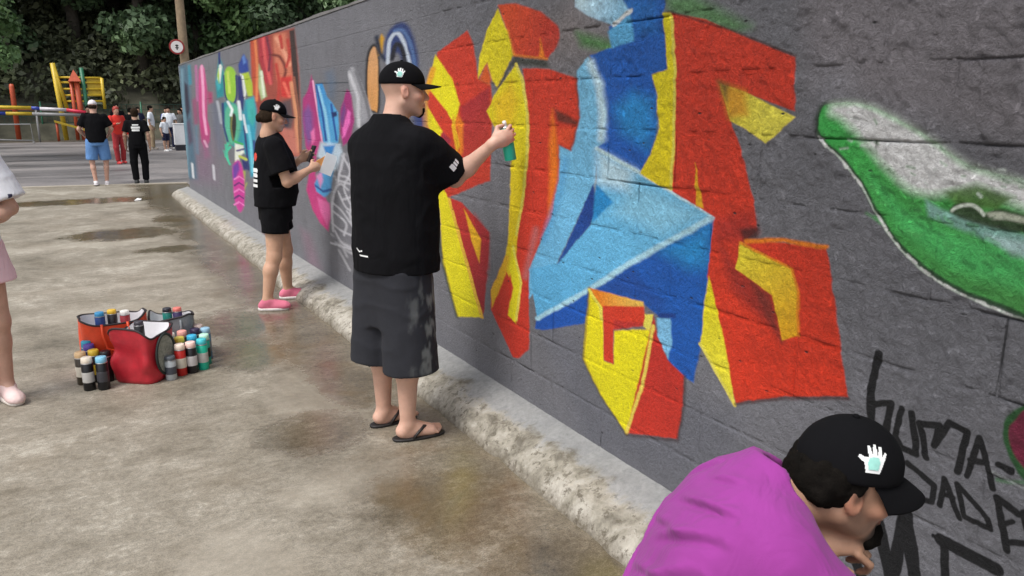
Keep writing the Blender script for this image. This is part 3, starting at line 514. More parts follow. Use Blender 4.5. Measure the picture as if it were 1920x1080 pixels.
('l',[(1.499,1.499),(1.49,1.493)],(240,245,238),0.0045,0.0061,0,0.9,1.33),
('l',[(1.397,1.413),(1.39,1.407)],(240,245,238),0.0037,0.0044,0,0.9,1.4),
('l',[(1.451,1.462),(1.444,1.456)],(240,245,238),0.0045,0.0088,0,0.9,1.17),
('l',[(1.4,1.416),(1.393,1.41)],(240,245,238),0.0045,0.0076,0,0.9,1.0),
('l',[(1.398,1.414),(1.391,1.408)],(240,245,238),0.0045,0.0048,0,0.9,1.0),
('l',[(1.403,1.419),(1.396,1.413)],(240,245,238),0.0045,0.0077,0,0.9,1.17),
('l',[(1.419,1.434),(1.412,1.427)],(240,245,238),0.0037,0.0069,0,0.9,1.4),
('l',[(1.459,1.469),(1.452,1.463)],(240,245,238),0.0045,0.0054,0,0.9,1.17),
('l',[(1.327,1.328),(1.318,1.318)],(240,245,238),0.0045,0.0067,0,0.9,1.0),
('l',[(1.291,1.29),(1.283,1.28)],(240,245,238),0.0045,0.0069,0,0.9,1.0),
('l',[(1.307,1.307),(1.299,1.297)],(240,245,238),0.0045,0.0078,0,0.9,1.0),
('l',[(1.266,1.263),(1.257,1.254)],(240,245,238),0.0038,0.0066,0,0.9,1.2),
('l',[(1.336,1.337),(1.327,1.328)],(240,245,238),0.0038,0.0043,0,0.9,1.4),
('l',[(1.32,1.32),(1.311,1.311)],(240,245,238),0.0037,0.0046,0,0.9,1.4),
('l',[(1.289,1.287),(1.28,1.278)],(240,245,238),0.0045,0.0054,0,0.9,1.17),
('l',[(1.188,1.211),(1.178,1.205)],(240,245,238),0.0037,0.005,0,0.9,1.2),
('l',[(1.214,1.226),(1.204,1.22)],(240,245,238),0.0038,0.0064,0,0.9,1.0),
('l',[(1.156,1.193),(1.147,1.187)],(240,245,238),0.0045,0.0054,0,0.9,1.0),
('l',[(1.216,1.227),(1.206,1.221)],(240,245,238),0.0037,0.0074,0,0.9,1.2),
('l',[(1.23,1.235),(1.22,1.229)],(240,245,238),0.0037,0.0039,0,0.9,1.2),
('l',[(1.232,1.237),(1.222,1.231)],(240,245,238),0.0045,0.0082,0,0.9,1.0),
('l',[(1.177,1.205),(1.167,1.199)],(240,245,238),0.0045,0.0087,0,0.9,1.0),
('l',[(1.103,1.175),(1.093,1.172)],(240,245,238),0.0038,0.0039,0,0.9,1.0),
('l',[(1.121,1.18),(1.111,1.177)],(240,245,238),0.0045,0.0077,0,0.9,1.0),
('l',[(1.113,1.178),(1.103,1.175)],(240,245,238),0.0037,0.0043,0,0.9,1.0),
('l',[(1.114,1.178),(1.105,1.175)],(240,245,238),0.0045,0.0066,0,0.9,1.0),
('l',[(1.116,1.179),(1.107,1.176)],(240,245,238),0.0038,0.0054,0,0.9,1.2),
('l',[(1.138,1.185),(1.128,1.182)],(240,245,238),0.0045,0.0046,0,0.9,1.0),
('l',[(1.076,1.166),(1.067,1.164)],(240,245,238),0.0038,0.0065,0,0.9,1.0),
('l',[(1.016,1.152),(1.007,1.15)],(240,245,238),0.0038,0.0042,0,0.9,1.0),
('l',[(1.028,1.155),(1.018,1.153)],(240,245,238),0.0045,0.007,0,0.9,1.0),
('l',[(0.972,1.143),(0.963,1.141)],(240,245,238),0.0037,0.0056,0,0.9,1.0),
('l',[(0.965,1.142),(0.956,1.14)],(240,245,238),0.0038,0.0057,0,0.9,1.0),
('l',[(1.039,1.157),(1.029,1.155)],(240,245,238),0.0037,0.0061,0,0.9,1.0),
('l',[(0.999,1.149),(0.99,1.147)],(240,245,238),0.0037,0.006,0,0.9,1.0),
('l',[(0.988,1.146),(0.979,1.145)],(240,245,238),0.0038,0.0038,0,0.9,1.0),
('l',[(3.117,1.051),(3.215,0.799)],(150,150,156),0.035,0.025,0,0.35,2.0),
('l',[(1.751,1.457),(1.587,1.275),(1.602,1.232)],(146,146,152),0.0245,0.0175,0,0.35,1.14),
('l',[(3.515,1.274),(3.46,1.005)],(140,140,146),0.0385,0.0275,0,0.35,2.09),
('l',[(1.281,0.95),(1.293,0.838),(1.28,0.734)],(14,14,18),0.0033,0.0225,0,1.0,1.17),
('l',[(1.288,0.799),(1.228,0.823),(1.234,0.727)],(14,14,18),0.0033,0.0195,0,1.0,1.17),
('l',[(1.195,0.817),(1.205,0.734),(1.183,0.708),(1.139,0.708),(1.167,0.815)],(14,14,18),0.0033,0.0195,0,1.0,1.0),
('l',[(1.142,0.798),(1.112,0.709)],(14,14,18),0.0028,0.0163,0,1.0,1.2),
('l',[(1.141,0.797),(1.087,0.81),(1.094,0.75),(1.063,0.826),(1.015,0.819),(1.027,0.705)],(14,14,18),0.0033,0.0195,0,1.0,1.0),
('l',[(1.002,0.704),(0.985,0.816),(0.934,0.7)],(14,14,18),0.0028,0.0163,0,1.0,1.0),
('l',[(0.998,0.75),(0.958,0.759)],(14,14,18),0.0033,0.0165,0,1.0,1.0),
('l',[(0.931,0.764),(0.901,0.763)],(14,14,18),0.0033,0.018,0,1.0,1.0),
('l',[(1.16,0.673),(1.081,0.641),(1.08,0.593),(1.108,0.586)],(14,14,18),0.0033,0.018,0,1.0,1.0),
('l',[(1.057,0.594),(1.056,0.672),(1.004,0.583)],(14,14,18),0.0028,0.015,0,1.0,1.2),
('l',[(1.054,0.628),(1.027,0.63)],(14,14,18),0.0033,0.015,0,1.0,1.0),
('l',[(1.024,0.672),(0.992,0.594),(0.927,0.593),(0.937,0.617),(1.024,0.672)],(14,14,18),0.0028,0.015,0,1.0,1.0),
('l',[(0.868,0.663),(0.922,0.68),(0.882,0.559)],(14,14,18),0.0033,0.0195,0,1.0,1.0),
('l',[(0.904,0.614),(0.879,0.638)],(14,14,18),0.0028,0.0138,0,1.0,1.0),
('l',[(0.886,0.578),(0.824,0.603)],(14,14,18),0.0033,0.0165,0,1.0,1.0),
('l',[(0.859,0.673),(0.825,0.563)],(14,14,18),0.0033,0.015,0,1.0,1.0),
('l',[(1.229,0.466),(1.163,0.307),(1.149,0.524),(1.091,0.332)],(14,14,18),0.0038,0.042,0,1.0,1.0),
('l',[(1.043,0.501),(0.899,0.495)],(14,14,18),0.0033,0.036,0,1.0,1.0),
('l',[(1.034,0.497),(1.011,0.348)],(14,14,18),0.0033,0.024,0,1.0,1.0),
('l',[(1.064,0.503),(1.043,0.501)],(14,14,18),0.0033,0.012,0,1.0,1.0),
('l',[(1.29,0.322),(1.234,0.23)],(14,14,18),0.0039,0.0385,0,1.0,1.0),
('p',[(5.451,1.877),(5.379,1.999),(5.266,2.038),(5.176,1.998),(5.154,1.831),(5.19,1.602),(5.267,1.577),(5.45,1.62)],(30,28,28),0.021,None,1,1.0,3.07),
('p',[(5.406,1.875),(5.337,1.986),(5.258,2.017),(5.199,1.982),(5.195,1.832),(5.231,1.609),(5.287,1.591),(5.414,1.635)],(214,160,110),0.014,((5.293,1.994),(5.316,1.62),(225,160,90)),1,1.0,3.07),
('p',[(5.17,2.056),(5.095,2.088),(5.058,2.058),(5.108,1.966),(5.181,1.953)],(215,160,30),0.0195,None,0,1.0,3.08),
('l',[(5.199,2.075),(5.149,1.969),(5.053,1.923)],(30,40,60),0.026,0.026,0,1.0,3.15),
('p',[(5.052,1.929),(5.018,2.062),(4.878,2.123),(4.705,2.127),(4.581,2.061),(4.493,1.901),(4.545,1.652),(4.674,1.653),(4.768,1.915),(4.894,1.954)],(24,50,110),0.0325,None,1,0.95,2.77),
('l',[(5.005,1.9),(4.963,2.031),(4.827,2.074),(4.715,2.008),(4.63,1.876)],(190,200,215),0.0162,0.0227,1,1.0,2.85),
('l',[(4.862,2.089),(4.718,2.078),(4.589,1.969),(4.548,1.842)],(80,110,160),0.0195,0.0195,1,1.0,2.62),
('l',[(4.926,1.923),(4.852,2.004),(4.745,1.972),(4.685,1.847)],(20,20,35),0.0195,0.0292,1,1.0,2.85),
('p',[(4.578,1.78),(4.401,1.713),(4.395,1.432),(4.485,1.299),(4.604,1.424)],(40,60,120),0.065,None,0,0.8,2.54),
('l',[(5.811,1.872),(5.665,1.772),(5.434,1.564)],(190,190,195),0.0187,0.0187,1,0.75,3.2),
('l',[(5.745,1.896),(5.569,1.77),(5.327,1.529)],(190,190,195),0.0188,0.0188,1,0.75,3.13),
('l',[(5.811,1.872),(5.749,1.697),(5.651,1.524)],(190,190,195),0.0188,0.0188,1,0.75,3.27),
('l',[(5.971,1.254),(6.194,1.072),(6.434,0.874),(6.39,0.608),(6.1,0.426)],(190,190,195),0.0225,0.0225,1,0.75,3.22),
('l',[(6.115,1.205),(6.011,1.001),(6.187,0.768),(5.933,0.627)],(190,190,195),0.0225,0.0225,1,0.75,3.06),
('l',[(6.38,0.924),(6.031,0.872),(5.816,0.977)],(190,190,195),0.0213,0.0213,1,0.75,3.29),
('l',[(6.336,0.75),(5.92,0.714)],(190,190,195),0.0225,0.0225,1,0.75,3.17),
('l',[(6.493,0.547),(6.155,0.529),(5.841,0.533)],(190,190,195),0.0225,0.0225,1,0.75,3.17),
('l',[(6.38,0.495),(5.956,0.472),(5.561,0.565)],(190,190,195),0.0225,0.0225,1,0.75,3.06),
('l',[(6.059,1.124),(5.888,0.929),(6.065,0.652)],(190,190,195),0.0213,0.0213,1,0.75,3.18),
('l',[(6.356,1.059),(5.939,1.028)],(190,190,195),0.0212,0.0212,1,0.75,3.35),
('l',[(6.3,0.438),(6.046,0.324)],(190,190,195),0.0225,0.0225,1,0.75,3.22),
('p',[(5.808,1.891),(5.708,1.895),(5.423,1.657),(5.396,1.509),(5.558,1.506),(5.712,1.697)],(160,160,168),0.045,None,0,0.8,3.13),
('p',[(6.115,1.205),(5.775,1.264),(5.838,0.555),(6.24,0.448),(6.459,0.736)],(140,140,148),0.1125,None,0,0.6,3.06),
('p',[(7.177,1.689),(6.997,1.755),(6.842,1.884),(6.78,1.801),(6.695,1.571),(6.622,1.342),(6.833,1.198),(6.901,1.02),(6.548,0.811),(6.473,0.751),(6.594,0.564),(6.829,0.604),(7.065,0.701),(7.231,0.867),(7.041,1.116),(7.173,1.268),(7.218,1.515)],(172,48,118),0.0237,((6.906,1.737),(6.807,0.713),(205,60,130)),0,1.0,3.58),
('p',[(7.192,1.568),(6.992,1.637),(6.879,1.57),(6.891,1.366),(7.072,1.273),(7.179,1.392)],(120,80,150),0.054,None,0,0.9,3.89),
('p',[(6.98,1.398),(6.845,1.435),(6.835,1.334),(6.951,1.295)],(240,120,180),0.0285,None,0,0.9,3.58),
('l',[(6.81,1.834),(6.702,1.538),(6.625,1.325)],(245,170,205),0.0113,0.0158,0,1.0,3.56),
('p',[(6.736,1.808),(6.53,1.811),(6.411,1.699),(6.283,1.651),(6.139,1.574),(6.139,1.421),(6.179,1.334),(6.401,1.301),(6.596,1.326),(6.702,1.538)],(50,140,205),0.017,((6.649,1.798),(6.231,1.34),(90,175,225)),0,1.0,3.53),
('l',[(6.652,1.782),(6.491,1.572),(6.423,1.333)],(150,210,240),0.0212,0.0212,0,1.0,3.59),
('l',[(6.71,1.791),(6.577,1.572),(6.517,1.345)],(22,80,160),0.0135,0.0158,0,1.0,3.5),
('l',[(6.313,1.636),(6.278,1.527),(6.218,1.356)],(28,90,170),0.0127,0.017,0,1.0,3.41),
('p',[(6.324,1.573),(6.179,1.582),(6.169,1.551),(6.293,1.534)],(20,40,100),0.017,None,0,1.0,3.35),
('p',[(6.085,1.59),(5.886,1.751),(5.775,1.706),(5.731,1.534),(5.873,1.369),(6.054,1.316),(6.103,1.422)],(165,45,120),0.02,None,0,1.0,3.25),
('p',[(6.046,1.454),(5.886,1.598),(5.818,1.576),(5.853,1.503),(5.991,1.395),(6.059,1.377)],(236,110,190),0.02,None,0,1.0,3.31),
('p',[(6.095,1.529),(5.975,1.65),(5.935,1.59),(6.044,1.469)],(100,70,140),0.032,None,0,0.8,3.37),
('p',[(6.685,1.323),(6.128,1.329),(6.077,1.269),(6.243,1.118),(6.44,1.088),(6.655,1.173),(6.801,1.199)],(205,225,240),0.036,None,0,0.9,3.33),
('p',[(6.602,1.293),(6.262,1.315),(6.388,1.221),(6.529,1.222)],(50,140,215),0.027,None,0,1.0,3.39),
('p',[(6.736,1.067),(6.354,1.102),(6.442,0.922),(6.658,0.851),(6.898,0.88),(6.948,0.946)],(80,160,215),0.0225,None,0,1.0,3.61),
('l',[(6.919,0.931),(6.679,0.9),(6.439,0.939)],(30,80,150),0.0143,0.019,0,1.0,3.42),
('p',[(6.869,1.022),(6.706,1.069),(6.658,1.004),(6.764,0.927)],(235,150,200),0.0285,None,0,0.9,3.47),
('p',[(6.877,0.829),(6.489,0.817),(6.482,0.699),(6.614,0.614),(6.807,0.713)],(228,110,170),0.0285,None,0,0.9,3.47),
('l',[(6.705,1.812),(5.855,1.797)],(50,55,62),0.008,0.008,0,1.0,3.56),
('p',[(6.403,1.885),(6.24,1.895),(6.177,1.802),(6.251,1.682),(6.383,1.698)],(80,110,140),0.0935,None,0,0.55,3.35),
('p',[(5.847,1.851),(5.703,1.881),(5.579,1.815),(5.395,1.593),(5.489,1.523),(5.718,1.462),(5.777,1.692)],(158,158,164),0.032,None,0,0.85,3.0),
('l',[(5.8,1.85),(5.641,1.691),(5.648,1.478)],(210,210,215),0.0225,0.0225,0,0.8,3.27),
('l',[(5.661,1.866),(5.469,1.675),(5.401,1.552)],(120,120,126),0.0187,0.0225,0,1.0,3.07),
('p',[(6.147,1.219),(5.936,1.276),(5.765,1.135),(5.807,0.673),(5.997,0.55),(6.458,0.515),(6.442,0.922)],(122,122,130),0.072,None,0,0.8,3.11),
('l',[(6.038,1.255),(6.229,1.038),(6.431,0.823),(6.446,0.585)],(205,205,212),0.018,0.018,1,0.85,3.28),
('l',[(6.082,1.238),(5.91,1.125),(6.081,0.987),(5.948,0.874)],(205,205,212),0.017,0.017,1,0.85,3.18),
('l',[(6.144,1.077),(5.919,1.063),(5.889,0.943),(6.149,0.885)],(205,205,212),0.017,0.017,1,0.85,3.24),
('l',[(6.246,0.94),(6.055,0.831),(5.833,0.825)],(205,205,212),0.017,0.017,1,0.85,3.24),
('l',[(6.403,0.826),(6.166,0.786),(5.832,0.669)],(205,205,212),0.018,0.018,1,0.85,3.11),
('l',[(6.462,0.651),(6.193,0.62),(5.839,0.621)],(205,205,212),0.018,0.018,1,0.85,3.22),
('l',[(6.388,0.593),(6.209,0.518),(5.902,0.517)],(205,205,212),0.019,0.019,1,0.85,3.0),
('l',[(5.9,1.187),(5.831,1.009),(5.962,0.778),(5.856,0.666)],(205,205,212),0.017,0.017,1,0.85,3.12),
('l',[(6.357,0.93),(6.181,1.01),(5.981,0.98)],(205,205,212),0.018,0.018,1,0.85,3.17),
('l',[(6.415,0.758),(6.075,0.7),(6.144,0.594)],(205,205,212),0.018,0.018,1,0.85,3.22),
('l',[(6.284,1.034),(5.924,1.032)],(205,205,212),0.017,0.017,1,0.85,3.24),
('l',[(6.523,0.47),(5.855,0.508)],(205,205,212),0.018,0.018,1,0.85,3.22),
('l',[(6.034,0.802),(5.823,0.733)],(205,205,212),0.018,0.018,1,0.85,3.0),
('p',[(9.225,2.347),(8.657,2.345),(7.32,2.31),(7.243,1.957),(7.268,1.443),(7.367,1.165),(7.721,1.146),(9.14,1.486),(9.265,1.692)],(150,62,52),0.03,((9.05,2.286),(7.522,1.368),(176,88,70)),0,1.0,4.4),
('p',[(9.206,2.346),(8.916,2.339),(8.938,1.927),(9.075,1.67),(9.316,1.775)],(190,78,50),0.0345,None,0,1.0,4.74),
('l',[(8.983,2.34),(8.951,2.026),(9.117,1.691)],(225,130,80),0.0275,0.0275,0,1.0,4.86),
('p',[(8.799,2.327),(8.319,2.32),(8.227,2.088),(8.299,1.852),(8.639,1.861),(8.825,2.118)],(176,48,62),0.042,None,0,1.0,4.57),
('l',[(8.579,2.311),(8.559,2.104),(8.381,1.854)],(220,90,90),0.0262,0.0315,0,1.0,4.57),
('l',[(8.407,2.308),(8.313,2.129),(8.425,1.986)],(120,40,60),0.02,0.025,0,1.0,4.65),
('p',[(8.863,2.062),(8.741,1.96),(8.594,1.726),(8.878,1.689),(8.972,1.829)],(176,196,140),0.033,None,0,1.0,4.68),
('l',[(8.78,1.981),(8.728,1.727)],(225,235,210),0.022,0.0275,0,1.0,4.64),
('p',[(8.157,2.316),(7.633,2.294),(7.487,2.051),(7.474,1.832),(7.864,1.718),(8.121,1.902)],(206,120,92),0.038,None,0,1.0,4.32),
('l',[(8.216,2.123),(7.911,2.089),(7.724,1.959),(7.905,1.843)],(120,50,40),0.025,0.025,1,1.0,4.25),
('l',[(8.012,2.27),(7.75,2.132),(7.569,2.004)],(232,160,130),0.0285,0.0332,1,1.0,4.32),
('p',[(7.966,1.898),(7.526,1.901),(7.453,1.781),(7.649,1.698),(7.978,1.719)],(205,48,44),0.04,None,0,1.0,4.05),
('l',[(7.83,1.841),(7.645,1.715)],(235,110,90),0.0237,0.0285,0,1.0,4.32),
('l',[(8.084,2.027),(8.02,1.845),(8.106,1.684)],(190,60,50),0.0262,0.0315,1,1.0,4.19),
('l',[(7.581,2.223),(7.547,2.087),(7.679,1.992)],(190,60,50),0.0238,0.0285,1,1.0,4.16),
('l',[(7.858,2.277),(7.813,2.17)],(190,60,50),0.0237,0.0285,1,1.0,4.32),
('p',[(7.491,2.299),(7.303,2.297),(7.262,1.876),(7.324,1.202),(7.427,1.197),(7.436,1.713),(7.487,2.051)],(58,42,40),0.0238,None,0,1.0,3.95),
('l',[(7.543,1.834),(7.444,1.543),(7.478,1.212)],(220,150,110),0.025,0.035,0,1.0,3.9),
('l',[(7.428,1.881),(7.318,1.51),(7.354,1.218)],(150,90,70),0.02,0.02,0,1.0,3.8),
('p',[(8.032,1.665),(7.579,1.697),(7.522,1.507),(7.665,1.364),(7.983,1.428)],(96,74,76),0.0525,None,0,1.0,3.95),
('l',[(7.889,1.628),(7.774,1.504),(7.878,1.394)],(40,40,60),0.0315,0.0367,0,1.0,4.05),
('p',[(8.181,1.424),(7.513,1.403),(7.435,1.162),(7.712,1.183)],(200,120,105),0.05,None,0,0.9,4.15),
('p',[(11.718,1.937),(11.24,2.287),(11.02,2.157),(10.928,1.918),(11.145,1.753),(11.669,1.734)],(34,140,150),0.0405,None,0,1.0,5.93),
('p',[(11.542,1.983),(11.245,2.191),(11.073,2.136),(11.318,1.927),(11.505,1.907)],(232,238,228),0.027,None,0,1.0,6.0),
('p',[(11.629,1.96),(11.383,2.003),(11.299,1.878),(11.542,1.833)],(60,170,180),0.0337,None,0,1.0,6.11),
('l',[(11.214,2.31),(11.25,2.18)],(34,44,110),0.0203,0.027,0,1.0,5.81),
('p',[(11.517,2.031),(11.366,2.124),(11.327,2.025),(11.434,1.93)],(170,205,70),0.028,None,0,1.0,5.82),
('p',[(11.031,1.992),(10.731,2.11),(10.335,2.082),(10.167,1.965),(10.297,1.744),(10.65,1.655),(11.006,1.752)],(150,200,60),0.0325,None,1,1.0,5.5),
('l',[(11.019,2.015),(11.006,1.752),(10.591,1.643),(10.261,1.744),(10.181,1.988)],(34,44,110),0.0202,0.0202,1,1.0,5.3),
('l',[(10.706,2.051),(10.717,1.796)],(205,225,100),0.0325,0.0325,0,1.0,5.58),
('p',[(9.988,2.112),(9.644,2.211),(9.431,2.128),(9.405,2.004),(9.785,1.996),(10.0,2.025)],(36,66,150),0.036,None,0,1.0,5.08),
('p',[(9.731,2.184),(9.595,2.198),(9.522,2.112),(9.689,2.098)],(90,130,200),0.0288,None,0,1.0,5.22),
('p',[(9.84,1.998),(9.436,2.005),(9.279,1.877),(9.301,1.733),(9.56,1.736),(9.726,1.866)],(176,200,56),0.03,None,0,1.0,4.92),
('p',[(9.918,2.001),(9.738,1.973),(9.65,1.78),(9.771,1.695),(9.927,1.784)],(236,240,236),0.025,None,0,1.0,4.96),
('p',[(10.134,1.986),(9.849,1.977),(9.793,1.695),(9.919,1.52),(10.164,1.631)],(34,44,110),0.0375,None,0,1.0,5.16),
('p',[(11.334,1.657),(10.866,1.703),(10.397,1.654),(9.901,1.564),(9.771,1.695),(9.25,1.733),(9.153,1.589),(9.299,1.316),(9.449,0.835),(9.753,0.79),(9.827,1.033),(10.272,1.079),(10.887,1.123),(11.31,1.257),(11.359,1.457)],(34,140,150),0.0455,((10.417,1.608),(9.638,0.955),(44,160,190)),0,1.0,5.12),
('p',[(9.683,1.695),(9.258,1.712),(9.204,1.527),(9.423,1.398),(9.679,1.479)],(60,180,175),0.036,None,0,1.0,4.92),
('l',[(9.691,1.392),(9.602,1.198),(9.617,0.867)],(110,200,220),0.0313,0.0375,0,1.0,4.88),
('l',[(9.915,1.387),(9.883,1.12),(9.866,0.872)],(34,44,110),0.026,0.026,0,1.0,4.96),
('p',[(11.086,1.583),(10.522,1.654),(10.183,1.586),(10.148,1.382),(10.472,1.188),(11.154,1.137),(11.262,1.359)],(90,185,150),0.0473,None,1,1.0,5.41),
('p',[(10.79,1.488),(10.548,1.538),(10.392,1.493),(10.462,1.329),(10.705,1.179),(10.837,1.295)],(34,32,30),0.027,None,1,1.0,5.41),
('l',[(10.661,1.513),(10.788,1.345),(10.72,1.202)],(120,120,60),0.0203,0.0203,1,1.0,5.48),
('l',[(10.877,1.679),(10.617,1.584),(10.74,1.513)],(230,236,236),0.027,0.0338,0,1.0,5.48),
('l',[(10.146,1.675),(10.111,1.473)],(226,232,236),0.025,0.0375,0,1.0,5.32),
('l',[(9.919,1.52),(9.805,1.323)],(222,230,236),0.025,0.025,0,1.0,5.08),
('l',[(11.694,1.683),(11.606,1.556),(11.532,1.404)],(200,206,214),0.0362,0.0362,0,1.0,5.86),
('l',[(11.263,1.656),(11.334,1.357),(11.114,1.164)],(34,44,110),0.028,0.028,0,1.0,5.75),
('l',[(11.31,1.106),(11.232,0.906)],(70,200,160),0.0225,0.03,0,1.0,5.43),
('l',[(11.126,1.138),(11.384,0.949)],(70,200,160),0.0225,0.03,0,1.0,5.4),
('l',[(11.496,1.021),(11.113,0.863)],(70,200,160),0.0225,0.03,0,1.0,5.47),
('l',[(10.967,1.095),(11.359,1.002)],(70,200,160),0.0217,0.029,0,1.0,5.52),
('p',[(10.61,1.158),(10.063,1.157),(10.041,1.067),(10.401,1.002),(10.403,0.907),(10.716,0.912)],(232,236,222),0.027,None,0,1.0,5.22),
('l',[(10.523,1.067),(10.022,1.114)],(60,60,120),0.0202,0.0202,0,1.0,5.11),
('l',[(10.363,1.004),(9.956,0.992)],(190,200,80),0.0203,0.0338,0,1.0,5.04),
('l',[(10.6,1.183),(10.118,1.167)],(60,180,90),0.0202,0.027,0,1.0,5.19),
('p',[(10.254,0.975),(9.911,0.96),(9.889,0.871),(10.185,0.851)],(34,44,110),0.0338,None,0,1.0,4.96),
('p',[(10.37,0.838),(10.074,0.835),(10.21,0.637),(10.011,0.701),(10.23,0.588),(10.436,0.617)],(180,195,60),0.035,None,0,1.0,4.93),
('p',[(10.901,0.851),(10.446,0.952),(10.195,0.827),(10.205,0.59),(10.382,0.356),(10.709,0.258),(10.966,0.394),(10.975,0.621)],(204,54,150),0.0363,None,1,1.0,5.07),
('p',[(10.901,0.851),(10.477,0.938),(10.433,0.834),(10.826,0.658),(10.952,0.673)],(110,60,160),0.042,None,0,1.0,5.32),
('l',[(10.871,0.674),(10.509,0.742),(10.223,0.726)],(240,130,200),0.0154,0.0182,0,1.0,5.18),
('l',[(10.91,0.586),(10.544,0.657),(10.256,0.643)],(96,30,110),0.016,0.0189,0,1.0,5.07),
('l',[(10.948,0.497),(10.579,0.571),(10.289,0.559)],(240,130,200),0.016,0.0189,0,1.0,5.07),
('l',[(10.987,0.407),(10.615,0.484),(10.323,0.474)],(96,30,110),0.0165,0.0195,0,1.0,4.93),
('l',[(11.027,0.316),(10.652,0.396),(10.357,0.388)],(240,130,200),0.0159,0.0188,0,1.0,5.17),
('l',[(9.413,1.227),(9.423,0.968),(9.396,0.752)],(40,60,130),0.0313,0.0313,0,1.0,4.72),
('p',[(12.186,1.659),(11.758,1.709),(11.507,1.455),(11.433,0.998),(11.845,0.924),(12.166,1.232)],(104,110,128),0.105,None,0,0.8,5.9),
('p',[(13.086,2.166),(12.82,2.232),(12.566,2.173),(12.475,1.902),(12.701,1.439),(12.511,1.277),(12.657,1.106),(13.189,0.969),(13.514,1.074),(13.502,1.488),(13.367,1.835)],(206,76,140),0.04,((12.865,2.158),(12.932,1.095),(186,52,118)),0,1.0,6.47),
('l',[(12.797,2.209),(12.844,1.882),(12.999,1.492),(12.903,1.21)],(244,170,205),0.032,0.04,0,1.0,6.41),
('p',[(14.143,1.726),(13.481,1.779),(13.636,1.368),(14.096,1.299)],(150,70,110),0.0765,None,0,0.8,6.88),
('p',[(12.505,1.849),(12.052,1.815),(12.089,1.685),(12.473,1.66)],(176,60,110),0.06,None,0,0.9,6.27),
('l',[(13.356,2.233),(13.436,1.98),(13.517,1.721)],(190,110,160),0.04,0.04,0,0.8,6.91),
('p',[(13.372,1.049),(12.932,1.095),(12.785,0.874),(13.277,0.818)],(170,80,130),0.102,None,0,0.6,6.29),
('l',[(13.159,1.087),(12.973,1.022)],(246,190,215),0.033,0.0413,0,1.0,6.45),
('p',[(14.749,1.156),(12.364,1.172),(12.379,0.505),(14.59,0.354)],(132,92,124),0.35,None,0,0.45,6.43),
('l',[(12.504,0.748),(12.524,0.549)],(205,205,212),0.0413,0.033,0,1.0,6.0),
('p',[(15.264,2.314),(14.408,2.323),(14.121,2.087),(14.305,1.48),(14.337,0.407),(15.307,0.33),(15.957,0.492),(15.772,1.467)],(74,108,128),0.0832,None,0,0.9,7.3),
('p',[(14.888,2.047),(14.467,1.975),(14.468,1.572),(14.929,1.41),(15.112,1.668)],(44,42,62),0.054,None,0,1.0,7.31),
('p',[(15.098,1.343),(14.575,1.415),(14.485,1.037),(15.006,0.952)],(84,60,84),0.074,None,0,0.8,7.19),
('l',[(14.993,2.24),(15.214,1.733),(15.335,1.005),(15.519,0.383)],(120,156,172),0.057,0.0475,0,0.8,7.42),
('l',[(14.11,2.265),(14.137,1.997)],(60,140,160),0.0495,0.0495,0,1.0,7.3),
('l',[(14.82,0.633),(14.833,0.401)],(215,216,220),0.039,0.039,0,1.0,6.95),
('l',[(13.945,1.302),(14.049,0.868)],(90,130,150),0.0613,0.0525,0,0.7,6.89),
('p',[(9.16,0.17),(8.576,0.193),(8.164,-0.032),(8.687,-0.187)],(170,90,90),0.1875,None,0,0.6,4.16),
('p',[(7.51,0.456),(7.226,0.444),(6.921,0.19),(7.296,0.123)],(150,110,130),0.1365,None,0,0.5,3.62)]

